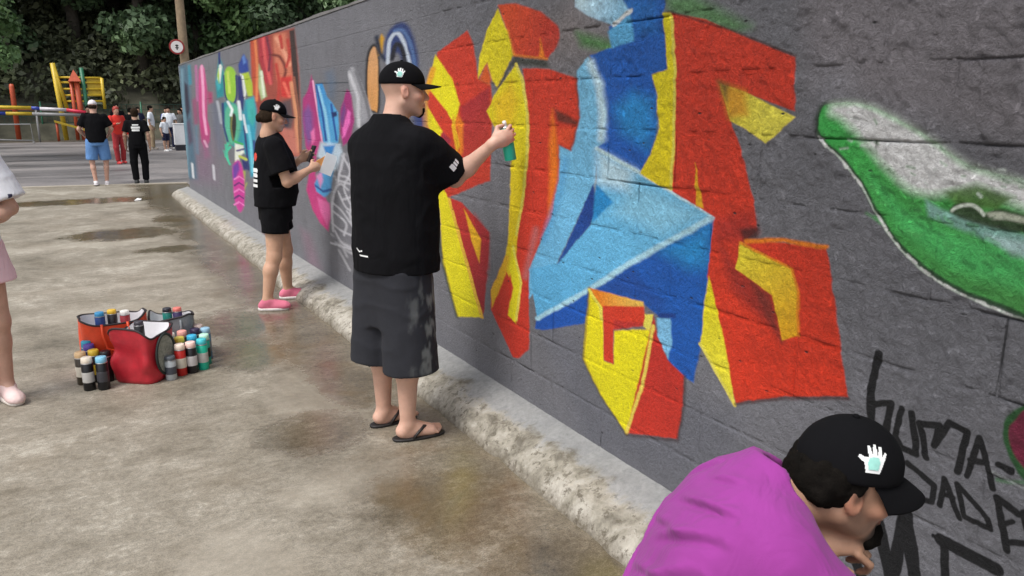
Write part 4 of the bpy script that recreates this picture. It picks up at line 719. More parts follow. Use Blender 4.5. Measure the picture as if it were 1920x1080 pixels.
def catmull(p,closed,n=6):
    p=np.array(p,float); m=len(p); o=[]
    for i in range(m if closed else m-1):
        a,b,c,d=(p[(i-1)%m],p[i],p[(i+1)%m],p[(i+2)%m]) if closed else (p[max(i-1,0)],p[i],p[i+1],p[min(i+2,m-1)])
        for k in range(n):
            t=k/n; o.append(.5*((2*b)+(-a+c)*t+(2*a-5*b+4*c-d)*t*t+(-a+3*b-3*c+d)*t**3))
    if not closed: o.append(p[-1])
    return np.array(o)
_mi=None
def mural_image():
    """the painted colours of the wall, rasterised here from outlines in metres (y along the wall, z up)"""
    global _mi
    if _mi: return _mi
    W,Hh=3300,1100
    Y=np.exp(np.log(TY0)+(np.arange(W)+.5)/W*math.log(TY1/TY0)); Z=TZ0+(np.arange(Hh)+.5)/Hh*(TZ1-TZ0)
    img=np.zeros((Hh,W,3),np.float32); base=np.array(lin((117,117,123)))
    big=np.stack(np.broadcast_arrays(Y[None,::4],Z[::4,None],0.),-1)
    n=fbm(big,1.3,4,3); n=np.repeat(np.repeat(n,4,0),4,1)[:Hh,:W]
    img[:]=base*(1+.10*n[...,None])
    # wobble for hand-sprayed edges
    wy=fbm(np.stack(np.broadcast_arrays(Y[None,::2],Z[::2,None],0.),-1),26,3,5); wy=np.repeat(np.repeat(wy,2,0),2,1)[:Hh,:W]
    for op in MURAL:
        kind,pts,c,soft=op[:4]; sm,al,an=op[5],op[6],op[7]
        pts=catmull(pts,kind=='p') if sm else np.array(pts,float)
        wd=op[4]*.5 if kind=='l' else 0
        mgy=(soft+wd+.012)*an; mg=soft+wd+.012
        j0,j1=np.searchsorted(Y,[pts[:,0].min()-mgy,pts[:,0].max()+mgy]); i0,i1=np.searchsorted(Z,[pts[:,1].min()-mg,pts[:,1].max()+mg])
        if j1<=j0 or i1<=i0: continue
        y=Y[None,j0:j1]/an; z=Z[i0:i1,None]; wv=wy[i0:i1,j0:j1]
        y=y+wv*.004; z=z+wv*.003
        q=pts.copy(); q[:,0]/=an; D=np.full(wv.shape,1e9); ins=np.zeros(wv.shape,bool); m=len(q)
        for k in range(m if kind=='p' else m-1):
            a=q[k]; b=q[(k+1)%m]; e=b-a; L=e@e+1e-12
            t=np.clip(((y-a[0])*e[0]+(z-a[1])*e[1])/L,0,1)
            D=np.minimum(D,(y-a[0]-t*e[0])**2+(z-a[1]-t*e[1])**2)
            if kind=='p' and abs(e[1])>1e-12:
                cr=((a[1]>z)!=(b[1]>z))&(y<e[0]*(z-a[1])/e[1]+a[0]); ins^=cr
        D=np.sqrt(D)
        if kind=='p': D=np.where(ins,-D,D)
        else: D=D-wd*(1+.12*wv)
        s=max(soft,.0015); cov=np.clip(.5-D/s,0,1); cov=cov*cov*(3-2*cov)*al
        C=np.array(lin(c),np.float32)
        if kind=='p' and op[4]:
            g0,g1,c2=op[4]; g0=np.array(g0);g1=np.array(g1); e=g1-g0
            t=np.clip(((Y[None,j0:j1]-g0[0])*e[0]+(Z[i0:i1,None]-g0[1])*e[1])/(e@e),0,1)[...,None]; C=C*(1-t)+np.array(lin(c2))*t
        img[i0:i1,j0:j1]=img[i0:i1,j0:j1]*(1-cov[...,None])+C*cov[...,None]
    # dark cracks where some joints have opened
    rr=np.random.default_rng(3)
    out=np.ones((Hh,W,4),np.float32); out[...,:3]=np.clip(img*ALB,0,.88)
    im=bpy.data.images.new('wall_paint',W,Hh,alpha=False,float_buffer=True); im.colorspace_settings.name='Non-Color'
    im.pixels.foreach_set(out.ravel()); im.update(); im.pack(); _mi=im; return im
ALB=1.04

WALLX=1.9
M_wall=m_wall()

def blob_mask(b,P,spots,warp=.25):
    """soft stain mask: ellipses (x,y,rx,ry) on the ground, edges broken by noise; 1 inside"""
    sx=b.n('ShaderNodeSeparateXYZ'); b.l(P,sx.inputs[0]); acc=None
    n=b.math('MULTIPLY',b.math('SUBTRACT',b.noise(b.mapping(P,(1.1,.8,1)),3.6,8,.75),.5),warp*9)
    for x,y,rx,ry in spots:
        dx=b.math('DIVIDE',b.math('SUBTRACT',sx.outputs[0],x),rx); dy=b.math('DIVIDE',b.math('SUBTRACT',sx.outputs[1],y),ry)
        r=b.math('ADD',b.math('MULTIPLY',dx,dx),b.math('MULTIPLY',dy,dy)); v=b.math('SUBTRACT',1.35,b.math('ADD',r,n),True)
        acc=v if acc is None else b.math('MAXIMUM',acc,v)
    return acc
def m_slab():
    b=NB('wet_concrete_slab'); P=b.pos(); sx=b.n('ShaderNodeSeparateXYZ'); b.l(P,sx.inputs[0])
    a=b.noise(P,.9,6,.62,.3); c=b.noise(P,3.2,8,.72,.6); f=b.noise(P,45,5,.7); g=b.noise(P,170,3,.75); e=b.noise(b.mapping(P,(1,1.6,1)),11,7,.75,.8)
    mixn=b.math('ADD',b.math('MULTIPLY',a,.35),b.math('ADD',b.math('MULTIPLY',c,.35),b.math('MULTIPLY',e,.30)))
    col=b.ramp(mixn,[(.36,lin((106,99,84))),(.45,lin((140,131,114))),(.53,lin((162,153,136))),(.61,lin((198,190,173)))])
    col=b.mix(1.0,col,b.ramp(f,[(.32,.72),(.5,1.0),(.68,1.2)]),'MULTIPLY')
    col=b.mix(1.0,col,b.ramp(g,[(.34,.62),(.50,1.0),(.66,1.26)]),'MULTIPLY')
    # pale worn cement patches
    pale=blob_mask(b,P,[(.1,6.9,.7,.22),(.9,3.1,.3,.2),(.35,2.6,.25,.4),(1.0,4.3,.2,.4),(-.1,10.5,1.2,.25),(.3,7.9,.9,.12)],.5)
    col=b.mix(b.math('MULTIPLY',pale,.32),col,lin((196,186,168)))
    # wet band beside the wall footing and standing wet stains
    nb=b.math('MULTIPLY',b.math('SUBTRACT',b.noise(b.mapping(P,(1,.5,1)),1.9,5,.6),.5),1.5)
    band=b.ramp(b.math('ADD',sx.outputs[0],nb),[(.0,0.0),(1.0,1.0)])
    band=b.ramp(b.math('ADD',b.math('MULTIPLY',sx.outputs[0],.5),b.math('MULTIPLY',nb,.35)),[(.42,0.0),(.66,1.0)])
    spots=blob_mask(b,P,[(.55,11.2,.75,.55),(1.0,9.7,.45,.25),(1.25,12.4,.3,.6),(1.05,6.0,.45,.5),(.9,5.2,.3,.4),(1.35,4.4,.25,.6),(1.25,2.7,.4,.45),(1.4,2.0,.3,.5),(.95,3.7,.3,.3),(.2,15.5,2.,.5),(-1.6,8.3,.7,.3)],.3)
    wet=b.math('MAXIMUM',b.math('MULTIPLY',band,.75),spots,True)
    col=b.mix(b.math('MULTIPLY',wet,.85),col,b.mix(1.0,col,(.48,.43,.36),'MULTIPLY'))
    # brownish run-off tint
    tint=b.ramp(b.noise(P,1.7,5,.6,.6),[(.5,0.0),(.68,1.0)])
    col=b.mix(b.math('MULTIPLY',tint,b.math('ADD',.15,b.math('MULTIPLY',wet,.5))),col,lin((118,96,62)))
    b.color(b.mix(1.0,col,(.765,.775,.80),'MULTIPLY'))
    r=b.math('ADD',b.math('MULTIPLY',b.ramp(wet,[(.1,.60),(.65,.10)]),1.0),b.math('MULTIPLY',b.ramp(f,[(.3,-.0),(.7,.14)]),1.0)); b.rough(r)
    h=b.math('ADD',b.math('MULTIPLY',f,.5),b.math('MULTIPLY',g,.28)); h=b.math('MULTIPLY',h,b.ramp(wet,[(.3,1.0),(1.0,.25)]))
    b.bump(h,.45,.006); return b.m
def m_road():
    b=NB('patched_asphalt'); P=b.pos()
    a=b.noise(b.mapping(P,(.35,1,1)),.6,6,.6,.5); c=b.noise(P,14,4,.6)
    col=b.ramp(a,[(.32,lin((84,82,84))),(.5,lin((118,114,114))),(.68,lin((146,140,138)))])
    col=b.mix(1.0,col,b.ramp(c,[(.3,.82),(.7,1.12)]),'MULTIPLY'); b.color(b.mix(1.0,col,(.85,.85,.85),'MULTIPLY'))
    b.rough(b.ramp(a,[(.35,.35),(.6,.8)])); b.bump(c,.3,.01); return b.m

# ------------------------------------------------------------------ ground
def sheet(name,x0,x1,y0,y1,z,mat,nx=1,ny=1,kind='structure'):
    V=[(x0+(x1-x0)*i/nx,y0+(y1-y0)*j/ny,z) for j in range(ny+1) for i in range(nx+1)]
    F=[(j*(nx+1)+i,j*(nx+1)+i+1,(j+1)*(nx+1)+i+1,(j+1)*(nx+1)+i) for j in range(ny) for i in range(nx)]
    return tag(mesh_obj(name,V,F,mat,smooth=False),kind=kind)
sheet('ground',-400,400,-200,600,-.16,simple('bare_earth',lin((74,66,54)),.95,.3,2,.4,20))
def slabbox():
    # slab top with its far edge at a slight angle to the wall
    m=MB(); a=(-14,-4);b_=(WALLX+.1,-4);c=(WALLX+.3,18.15);d=(-14,21.2)
    t=[(x,y,0) for x,y in(a,b_,c,d)]; u=[(x,y,-.14) for x,y in(a,b_,c,d)]
    m.add(t+u,[(0,1,2,3),(3,2,6,7),(1,0,4,5),(2,1,5,6),(0,3,7,4)]); return m
tag(slabbox().obj('pavement',m_slab()),kind='structure')
# pale edge kerb of the slab
e=MB(); e.add([(-14,21.203,.012),(2.2,18.153,.012),(2.2,18.36,.012),(-14,21.41,.012),(-14,21.203,-.12),(2.2,18.153,-.12),(2.2,18.36,-.12),(-14,21.41,-.12)],[(0,1,2,3),(3,2,6,7),(1,0,4,5),(2,1,5,6),(0,3,7,4)])
tag(e.obj('kerb',simple('pale_kerb_concrete',lin((158,150,136)),.85,.2,3)),kind='structure')
sheet('road',-40,40,18.0,45.5,-.10,m_road())

# rough concrete footing along the wall base
def footing():
    ys=np.concatenate([np.arange(-1.5,6,.018),np.arange(6,15.75,.05)]); n=16; t=np.linspace(0,1,n)
    V=[];
    Yg,T=np.meshgrid(ys,t,indexing='ij')
    foot=1.60+.05*fbm(np.stack([Yg,Yg*0,Yg*0],-1),.8,3,11)-.02*(Yg>3)+.012*fbm(np.stack([Yg,T,Yg*0],-1),7,3,12)
    prof=np.interp(T,[0,.06,.2,.45,.85,1.0],[-.005,.035,.080,.118,.150,.158])
    X=foot+(WALLX+.004-foot)*T
    Pn=np.stack([X,Yg,prof],-1); amp=np.interp(T,[0,.04,.28,.38,1.0],[.0,.024,.026,.005,.0015])
    d=fbm(Pn,22,4,13,.6)*amp*.75+fbm(Pn,5,3,14)*.012*np.sin(np.pi*np.clip(T*1.1,0,1))
    Zg=prof+d; X=X-d*.5*(T<.95); Zg[:,0]=-.01
    V=np.stack([X,Yg,Zg],-1).reshape(-1,3); ny=len(ys)
    i=np.arange(ny-1)[:,None]*n+np.arange(n-1)[None]; F=np.stack([i,i+1,i+n+1,i+n],-1).reshape(-1,4)
    b=NB('rough_footing_concrete'); P=b.pos(); sx=b.n('ShaderNodeSeparateXYZ'); b.l(P,sx.inputs[0])
    n1=b.noise(P,7,6,.65,.4); n2=b.noise(P,38,5,.65)
    c=b.ramp(n1,[(.34,lin((116,110,98))),(.44,lin((156,150,136))),(.60,lin((192,186,174)))])
    c=b.mix(b.ramp(b.noise(P,24,7,.75,.2),[(.53,0.0),(.60,.8)]),c,lin((98,90,76)))
    low=b.ramp(b.math('ADD',b.math('MULTIPLY',sx.outputs[2],7),b.math('MULTIPLY',n2,.5)),[(.25,1.0),(.6,0.0)]); c=b.mix(b.math('MULTIPLY',low,.7),c,lin((96,84,66)))
    gr=b.ramp(b.math('ADD',b.math('MULTIPLY',sx.outputs[0],4),b.math('MULTIPLY',n1,.25)),[(.0,0.0),(1.0,1.0)])
    gr=b.ramp(b.math('ADD',b.math('SUBTRACT',sx.outputs[0],1.68),b.math('MULTIPLY',b.math('SUBTRACT',n1,.5),.35)),[(.04,0.0),(.10,1.0)]); c=b.mix(b.math('MULTIPLY',gr,.8),c,lin((150,152,154)))
    c=b.mix(1.0,c,b.ramp(n2,[(.3,.82),(.7,1.1)]),'MULTIPLY'); b.color(b.mix(1.0,c,(.85,.85,.85),'MULTIPLY')); b.rough(.75); b.bump(b.noise(P,90,5,.7),.6,.008)
    o=mesh_obj('wall_footing',V,F,b.m); return tag(o,kind='structure')
footing()

# ------------------------------------------------------------------ block wall
def rough_block(b,r):
    """a near block whose face carries real lumps of thrown plaster"""
    y0,y1,z0,z1=b; g=.0014+.002*r.random()**3; g2=.0014+.0028*r.random()**2; st=.0075 if y0<2.6 else .0105
    ys=np.linspace(y0+g,y1-g,max(3,int((y1-y0)/st))); zs=np.linspace(z0+g2,z1-g2,max(3,int((z1-z0)/st)))
    Y,Z=np.meshgrid(ys,zs,indexing='ij'); P=np.stack([Y,Z*1.25,Y*0],-1)
    up=np.clip(.25+.42*(Z-.5)-.20*(Y-1.6),.12,1.0)
    l=fbm(P,16,4,61,.6); k=fbm(P,42,3,62,.6); pit=np.clip((fbm(P,20,3,63)-.30)*5,0,1)
    d=(.0050*np.maximum(l,-.35)+.0034*k)*up*2.5+.0009*fbm(P,70,2,64)-pit*.008*up
    e=np.minimum(np.minimum(Y-ys[0],ys[-1]-Y),np.minimum(Z-zs[0],zs[-1]-Z)); t=np.clip(e/.007,0,1)
    X=WALLX-(d*(.35+.65*t))+.0022*(1-t)
    c=np.array([WALLX+.07,(y0+y1)/2,(z0+z1)/2]); V=np.stack([X,Y,Z],-1).reshape(-1,3)-c; ny,nz=X.shape
    i=np.arange(ny-1)[:,None]*nz+np.arange(nz-1)[None]; F=np.stack([i,i+1,i+nz+1,i+nz],-1).reshape(-1,4).tolist()
    rim=[a*nz for a in range(ny)]+[(ny-1)*nz+q for q in range(1,nz)]+[a*nz+nz-1 for a in range(ny-2,-1,-1)]+[q for q in range(nz-2,0,-1)]
    n0=len(V); B=V[rim].copy(); B[:,0]=.07; V=np.concatenate([V,B]); m=len(rim)
    for q in range(m): F.append([rim[q],rim[(q+1)%m],n0+(q+1)%m,n0+q])
    F.append([n0+q for q in range(m)])
    me=bpy.data.meshes.new('block'); me.from_pydata(V.tolist(),[],F); sm=np.zeros(len(F),bool); sm[:(ny-1)*(nz-1)]=True; me.polygons.foreach_set('use_smooth',sm); me.materials.append(M_wall)
    o=bpy.data.objects.new('block',me); sc.collection.objects.link(o); return o
def build_wall():
    root=empty('block_wall',(WALLX,7,0),'long grey rendered block wall covered in bright spray painted letters and figures','wall')
    Z0,NC=.13,11; L=.4; y_end=15.45; blocks=[]
    r=random.Random(5)
    for k in range(NC):
        z0=Z0+.2*k; y=-1.84+(.2 if k%2 else 0)
        while y<y_end-.02:
            y1=min(y+L,y_end)
            if y1-y>.06: blocks.append((y,y1,z0,z0+.2))
            y=y1
    def blk(m,bk):
        y0,y1,z0,z1=bk; g=.0014+.002*r.random()**3; g2=.0014+.0028*r.random()**2; off=r.uniform(-.0008,.0008)
        c=(WALLX+.07+off,(y0+y1)/2,(z0+z1)/2); h=(.07,(y1-y0)/2-g,.1-g2)
        k0=len(m.V); m.box(c,h,None,.0025)
        for q in range(k0,len(m.V)): v=m.V[q]; m.V[q]=(v[0],v[1]+r.uniform(-.0012,.0012),v[2]+r.uniform(-.0012,.0012))
    vis=[b for b in blocks if b[1]>.55]; vis.sort(key=lambda b:b[0]); near=set(vis[:296])
    rest=MB()
    for b in blocks:
        if b in near:
            y0,y1,z0,z1=b; c=(WALLX+.07,(y0+y1)/2,(z0+z1)/2)
            if y1<4.3 and y1>.7:
                o=rough_block(b,r); o.parent=root; o.location=(c[0]-WALLX,c[1]-7,c[2]); continue
            m=MB(); blk(m,b)
            m.V=[(v[0]-c[0],v[1]-c[1],v[2]-c[2]) for v in m.V]
            o=m.obj('block',M_wall,root); o.location=(c[0]-WALLX,c[1]-7,c[2])
        else: blk(rest,b)
    rest.V=[(v[0]-WALLX,v[1]-7,v[2]) for v in rest.V]
    tag(rest.obj('block_rows',M_wall,root),kind='stuff')
    # mortar bed: nearly flush and painted over, opened into dark cracks here and there
    ys=np.concatenate([np.arange(-1.83,4,.02),np.arange(4,15.44,.05),[15.44]]); zs=np.arange(.132,2.3281,.0244)
    Yg,Zg=np.meshgrid(ys,zs,indexing='ij'); nn=fbm(np.stack([Yg,Zg*2.2,Yg*0],-1),1.9,3,21); n2=fbm(np.stack([Yg,Zg,Yg*0],-1),14,2,22)
    n3=fbm(np.stack([Yg,Zg,Yg*0],-1),6,2,23); dep=.0014+.0009*n2+.011*np.clip((nn-.16)*5,0,1)*np.clip((n3+.12)*5,0,1)
    Xg=dep; V=np.stack([Xg,Yg-7,Zg],-1).reshape(-1,3); ny,nz=len(ys),len(zs)
    i=np.arange(ny-1)[:,None]*nz+np.arange(nz-1)[None]; F=np.stack([i,i+1,i+nz+1,i+nz],-1).reshape(-1,4)
    mesh_obj('mortar',V,F,M_wall,root)
    # thin mortar capping on the top course
    ys=np.arange(-1.84,y_end+.001,.1); V=[];F=[]
    for i,y in enumerate(ys):
        j=.004*math.sin(y*3.1)+.006*r.random()
        for x,z in((-.006,2.331),(-.006,2.347+j),(.146,2.349+j),(.146,2.331)): V.append((x+.002*r.random(),y-7,z))
    for i in range(len(ys)-1):
        for q in range(4): a=i*4+q; b_=i*4+(q+1)%4; F.append((a,a+4,b_+4,b_))
    F.append((0,1,2,3)); F.append(tuple(len(V)-4+q for q in(3,2,1,0)))
    mesh_obj('coping',V,F,simple('coping_mortar',lin((112,110,110)),.9,.25,8,.5,60),root,smooth=False)
build_wall()
# ------------------------------------------------------------------ wooded hill, trees
def terrain():
    xs=np.linspace(-70,110,61); ys=np.linspace(49.5,130,28); X,Y=np.meshgrid(xs,ys,indexing='ij')
    Z=-.16+np.clip((Y-50)/40,0,1)**.7*17+fbm(np.stack([X,Y,X*0],-1),.09,3,31)*np.clip((Y-50)/20,0,1)*2
    V=np.stack([X,Y,Z],-1).reshape(-1,3); n=len(ys); i=np.arange(len(xs)-1)[:,None]*n+np.arange(n-1)[None]
    F=np.stack([i,i+n,i+n+1,i+1],-1).reshape(-1,4)
    tag(mesh_obj('hill',V,F,simple('leaf_litter_slope',(.075,.072,.050),.95,.5,1.2,.6,5)),kind='structure')
terrain()
def m_leaf(name,a,b_,c):
    b=NB(name); at=b.n('ShaderNodeAttribute'); at.attribute_name='Col'; sx=b.n('ShaderNodeSeparateColor'); b.l(at.outputs['Color'],sx.inputs[0])
    col=b.ramp(sx.outputs[0],[(.0,a),(.55,b_),(1.0,c)]); col=b.mix(1.0,col,(2.1,2.0,2.05),'MULTIPLY'); b.color(col); b.rough(.5); b.b.inputs['Specular IOR Level'].default_value=.35
    tr=b.n('ShaderNodeBsdfTranslucent'); b.l(col,tr.inputs[0]); mx=b.n('ShaderNodeMixShader'); mx.inputs[0].default_value=.18
    b.l(b.b.outputs[0],mx.inputs[1]); b.l(tr.outputs[0],mx.inputs[2]); b.l(mx.outputs[0],b.o.inputs[0]); return b.m
M_leafA=m_leaf('dark_leaves',(.022,.038,.020),(.050,.085,.040),(.10,.16,.075))
M_leafB=m_leaf('fresh_leaves',(.028,.052,.020),(.062,.115,.042),(.12,.20,.075))
M_leafC=m_leaf('olive_leaves',(.030,.036,.022),(.062,.074,.042),(.11,.13,.07))
M_bark=simple('tree_bark',(.085,.072,.058),.9,.4,6,.8,24)
def crown_mesh(clumps,n,size,r):
    """leaf-sized faces scattered through clumps; clumps: (x,y,z,radius)"""
    cl=np.array(clumps); wts=cl[:,3]**2; k=r.choice(len(cl),n,p=wts/wts.sum())
    d=r.normal(size=(n,3)); d/=np.linalg.norm(d,axis=1)[:,None]; rad=r.random(n)**.38
    c=cl[k,:3]+d*(rad*cl[k,3])[:,None]*[1,1,.72]
    c+=r.normal(size=(n,3))*.06
    nrm=d+r.normal(size=(n,3))*.7+[0,0,.4]; nrm/=np.linalg.norm(nrm,axis=1)[:,None]
    t=np.cross(nrm,r.normal(size=(n,3))); t/=np.linalg.norm(t,axis=1)[:,None]; b=np.cross(nrm,t)
    s=size*(.6+.8*r.random(n))[:,None]; w=s*.55
    V=np.stack([c-t*s,c+b*w+nrm*s*.12,c+t*s,c-b*w+nrm*s*.12],1).reshape(-1,3); F=np.arange(n*4).reshape(n,4)
    tone=np.clip(.5+.25*r.normal(size=len(cl))[k]+.15*r.normal(size=n),0,1); col=np.repeat(tone,4)[:,None]*np.ones(3)
    return V,F,col
def tree(x,y,z,h,cr,label,mat,seed,n=9000,leaf=.17,low=.25,group='trees on the wooded slope',lean=0,name='leafy_tree'):
    r=np.random.default_rng(seed); t=empty(name,(x,y,z),label,'tree',group)
    tr=.16+h*.012; m=MB(); top=Vector((lean*h*.1,r.uniform(-.3,.3),h*.72))
    p=[Vector((0,0,-.5)),Vector((r.uniform(-.1,.1),0,h*.2)),Vector((lean*h*.04,r.uniform(-.2,.2),h*.45)),top]
    m.tube(p,[tr*1.25,tr,tr*.75,tr*.35],9)
    cl=[]
    nb=9
    for i in range(nb):
        f=.3+.6*i/nb; base=p[1].lerp(top,f) if f<1 else top; an=r.uniform(0,6.28); L=cr*(.65+.5*r.random())*(1-.35*f)
        e=base+Vector((math.cos(an)*L,math.sin(an)*L,h*.10+L*.35)); mid=(base+e)/2+Vector((0,0,-.1*L))
        m.tube([base,mid,e],[tr*.42,tr*.25,tr*.09],6); cl+=[(*e,cr*r.uniform(.34,.5)),(*mid,cr*r.uniform(.22,.36))]
    for i in range(16):
        an=r.uniform(0,6.28); rr=cr*math.sqrt(r.random())*.9; zz=h*(low+(.98-low)*r.random()); sh=math.sin(math.pi*min(1,max(.12,(zz/h-low)/(1-low)*.8+.15)))
        cl.append((math.cos(an)*rr*sh+lean*zz*.1,math.sin(an)*rr*sh,zz,cr*r.uniform(.26,.42)))
    m.obj('trunk',M_bark,t,True)
    V,F,c=crown_mesh(cl,n,leaf,r); mesh_obj('crown',V,F,mat,t,False,c); return t
def hz(x,y):
    return -.16+max(0,min(1,(y-50)/40))**.7*17 if y>50 else -.16
FT=[(-7.5,52,12,4.2,'B','bushy bright green tree at the left edge beyond the climbing rail'),
(-2.5,54,14,4.4,'A','tall dark tree behind the orange playground post'),
(1.2,57,15,4.5,'C','olive green tree directly behind the yellow playground panel'),
(4.6,53.5,13,4.2,'A','dark tree with a bare grey trunk left of the utility pole'),
(8.2,56,15,4.6,'A','dense dark tree seen just right of the utility pole'),
(12,51,13,4.4,'B','fresh green tree over the far end of the painted wall'),
(15.6,47,12,4.2,'A','dark tree above the red brown wall panel'),
(18.5,42,12.5,4.2,'B','leafy green tree above the grey part of the wall'),
(20,34,12,4.0,'A','dark tree nearest above the wall top, toward the upper middle')]
MT={'A':M_leafA,'B':M_leafB,'C':M_leafC}
for i,(x,y,h,cr,k,lab) in enumerate(FT): tree(x,y,hz(x,y),h,cr,lab,MT[k],100+i,15000,.20,.12)
# second and third rows: nothing tells them apart
BK=[(-12,60),(-5,63),(0,66),(4,64),(9,66),(14,61),(19,56),(24,50),(27,42),(-16,68),(-8,74),(2,77),(11,76),(20,68),(28,60),(34,50)]
proto=None
for i,(x,y) in enumerate(BK):
    if i<4: t=tree(x,y,hz(x,y),15+i,5.2,'tall dark tree of the rear rows on the wooded slope',MT['AACA'[i]],200+i,13000,.26,.08); 
    else:
        s=protos[i%4]; t=s.copy(); sc.collection.objects.link(t); t.location=(x,y,hz(x,y)); t.rotation_euler=(0,0,i*1.3); k=1+.12*math.sin(i*2.1); t.scale=(k,k,k)
        for ch in s.children: c=ch.copy(); sc.collection.objects.link(c); c.parent=t
    if i==0: protos=[]
    if i<4: protos.append(t)
# near branch hanging into the upper left
def near_branch():
    r=np.random.default_rng(55); t=empty('leafy_tree',(-4.0,30,-.16),'nearest tree with fresh green branches hanging into the upper left corner','tree')
    m=MB(); m.tube([(0,0,-.4),(.1,0,2.5),(0,.2,5),(.3,.2,8)],[.3,.24,.2,.1],10)
    cl=[]
    for p in [(.2,.1,4.6),(.1,.1,5.4),(0,0,6.2),(.2,.1,6.9)]:
        for k in range(5):
            an=r.uniform(-1.6,1.6); L=r.uniform(1.5,3.4); e=(p[0]+math.cos(an)*L,p[1]+math.sin(an)*L,p[2]+r.uniform(-.9,1.0)-.3*L*.6)
            mid=((p[0]+e[0])/2,(p[1]+e[1])/2,(p[2]+e[2])/2+.4); m.tube([p,mid,e],[.08,.05,.02],6); cl+=[(*e,r.uniform(.45,.8)),(*mid,r.uniform(.35,.6)),((e[0]+mid[0])/2,(e[1]+mid[1])/2,(e[2]+mid[2])/2-.1,.5)]
    m.obj('trunk',M_bark,t,True); V,F,c=crown_mesh(cl,15000,.105,r); mesh_obj('crown',V,F,M_leafB,t,False,c)
near_branch()
# understorey: low shrubs nobody could count
def undergrowth():
    r=np.random.default_rng(9); cl=[]
    for i in range(620):
        x=r.uniform(-22,36); y=51.5+r.random()**1.6*26; rad=r.uniform(.6,1.9); cl.append((x,y,hz(x,y)+rad*.45,rad))
    for i in range(70):
        x=r.uniform(9,34); y=r.uniform(30,50); rad=r.uniform(.8,1.8); cl.append((x+4,y,rad*.5,rad))
    V,F,c=crown_mesh(cl,80000,.2,r); tag(mesh_obj('undergrowth',V,F,M_leafC,None,False,c),'dark tangled shrubs covering the slope beneath the trees','undergrowth',kind='stuff')
undergrowth()

# ------------------------------------------------------------------ utility pole with round sign
M_pole=simple('weathered_pole',lin((140,122,98)),.85,.3,5,.5,40)
t=empty('utility_pole',(3.92,30,-.1),'tall weathered pole rising behind the far end of the wall','pole')
m=MB(); m.lathe([(.16,-.3),(.155,2),(.145,5),(.13,8.6),(.12,9.6)],n=14); m.obj('shaft',M_pole,t,True)
m=MB(); m.box((0,0,8.9),(.9,.05,.06)); m.obj('crossarm',M_pole,t)
t=empty('road_sign',(3.68,29.80,3.62),'round white sign with red rim fixed to the pole','sign')
M=Matrix.Rotation(R(90),4,'X')
m=MB(); m.lathe([(.245,-.012),(.25,-.008),(.25,.008),(.245,.012)],n=28,M=M); m.obj('rim',simple('sign_red',lin((150,40,40)),.5,.1),t)
m=MB(); m.lathe([(.195,.0125),(.195,.016)],n=28,M=M); m.obj('face',simple('sign_white',(.78,.74,.72),.4,.05),t)
m=MB(); m.box((0,-.018,-.01),(.022,.001,.085)); m.box((0,-.0185,.045),(.05,.001,.02),Matrix.Rotation(R(0),3,'Y')); m.box((0,-.0182,-.03),(.055,.001,.016)); m.obj('symbol',simple('sign_black',(.03,.03,.03),.5,.1),t)
m=MB(); m.box((.06,.05,0),(.16,.012,.03)); m.obj('bracket',simple('galvanised',(.3,.3,.3),.4,.2,metal=.6),t)

# ------------------------------------------------------------------ playground
def pm(name,c,r=.45): return simple(name,lin(c),r,.15,6)
PY=pm('play_yellow',(206,176,52)); PO=pm('play_orange',(188,84,54)); PG=pm('play_green',(40,108,80)); PB=pm('play_blue',(50,70,160)); PW=pm('play_white',(205,200,205)); PR=pm('play_red',(200,40,70)); PGy=pm('grey_tube',(150,150,150))
def rail():
    t=empty('barrier_rail',(-4,45.9,-.1),'long horizontal rail in yellow, blue, white and red bands at the left edge','rail')
    segs=[(-3.6,-1.3,1.72,1.66,PY),(-3.6,-2.4,1.42,1.40,PB),(-2.4,-1.3,1.40,1.38,PY),(-1.3,-.95,1.66,1.62,PB),(-.95,.2,1.62,1.56,PW),(.2,1.25,1.56,1.40,PR),(-1.3,.9,1.38,1.30,PGy)]
    for x0,x1,z0,z1,mt in segs:
        m=MB(); m.tube([(x0,0,z0),(x1,0,z1)],.085,8); m.obj('rail_section',mt,t,True)
    for x in(-3.5,-1.12,1.2): m=MB(); m.tube([(x,0,-.05),(x,0,1.72 if x<0 else 1.4)],.05,8); m.obj('post',PGy,t,True)
    for ch in t.children: ch.location=(4,0,0)
rail()
def frame():
    t=empty('crowd_barrier',(-2.4,44.6,-.1),'low grey tubular barrier standing in front of the coloured rail','barrier')
    m=MB(); m.tube([(-2.2,0,.05),(-2.2,0,.9),(1.0,0,.9),(1.05,0,.05)],.03,8); m.tube([(-2.2,0,.28),(1.05,0,.12)],.03,8); m.obj('frame',PGy,t,True)
    
    for x_ in(1.04,-2.2): m=MB(); m.box((x_,0,.04),(.04,.35,.03)); m.obj('foot',PGy,t)
frame()
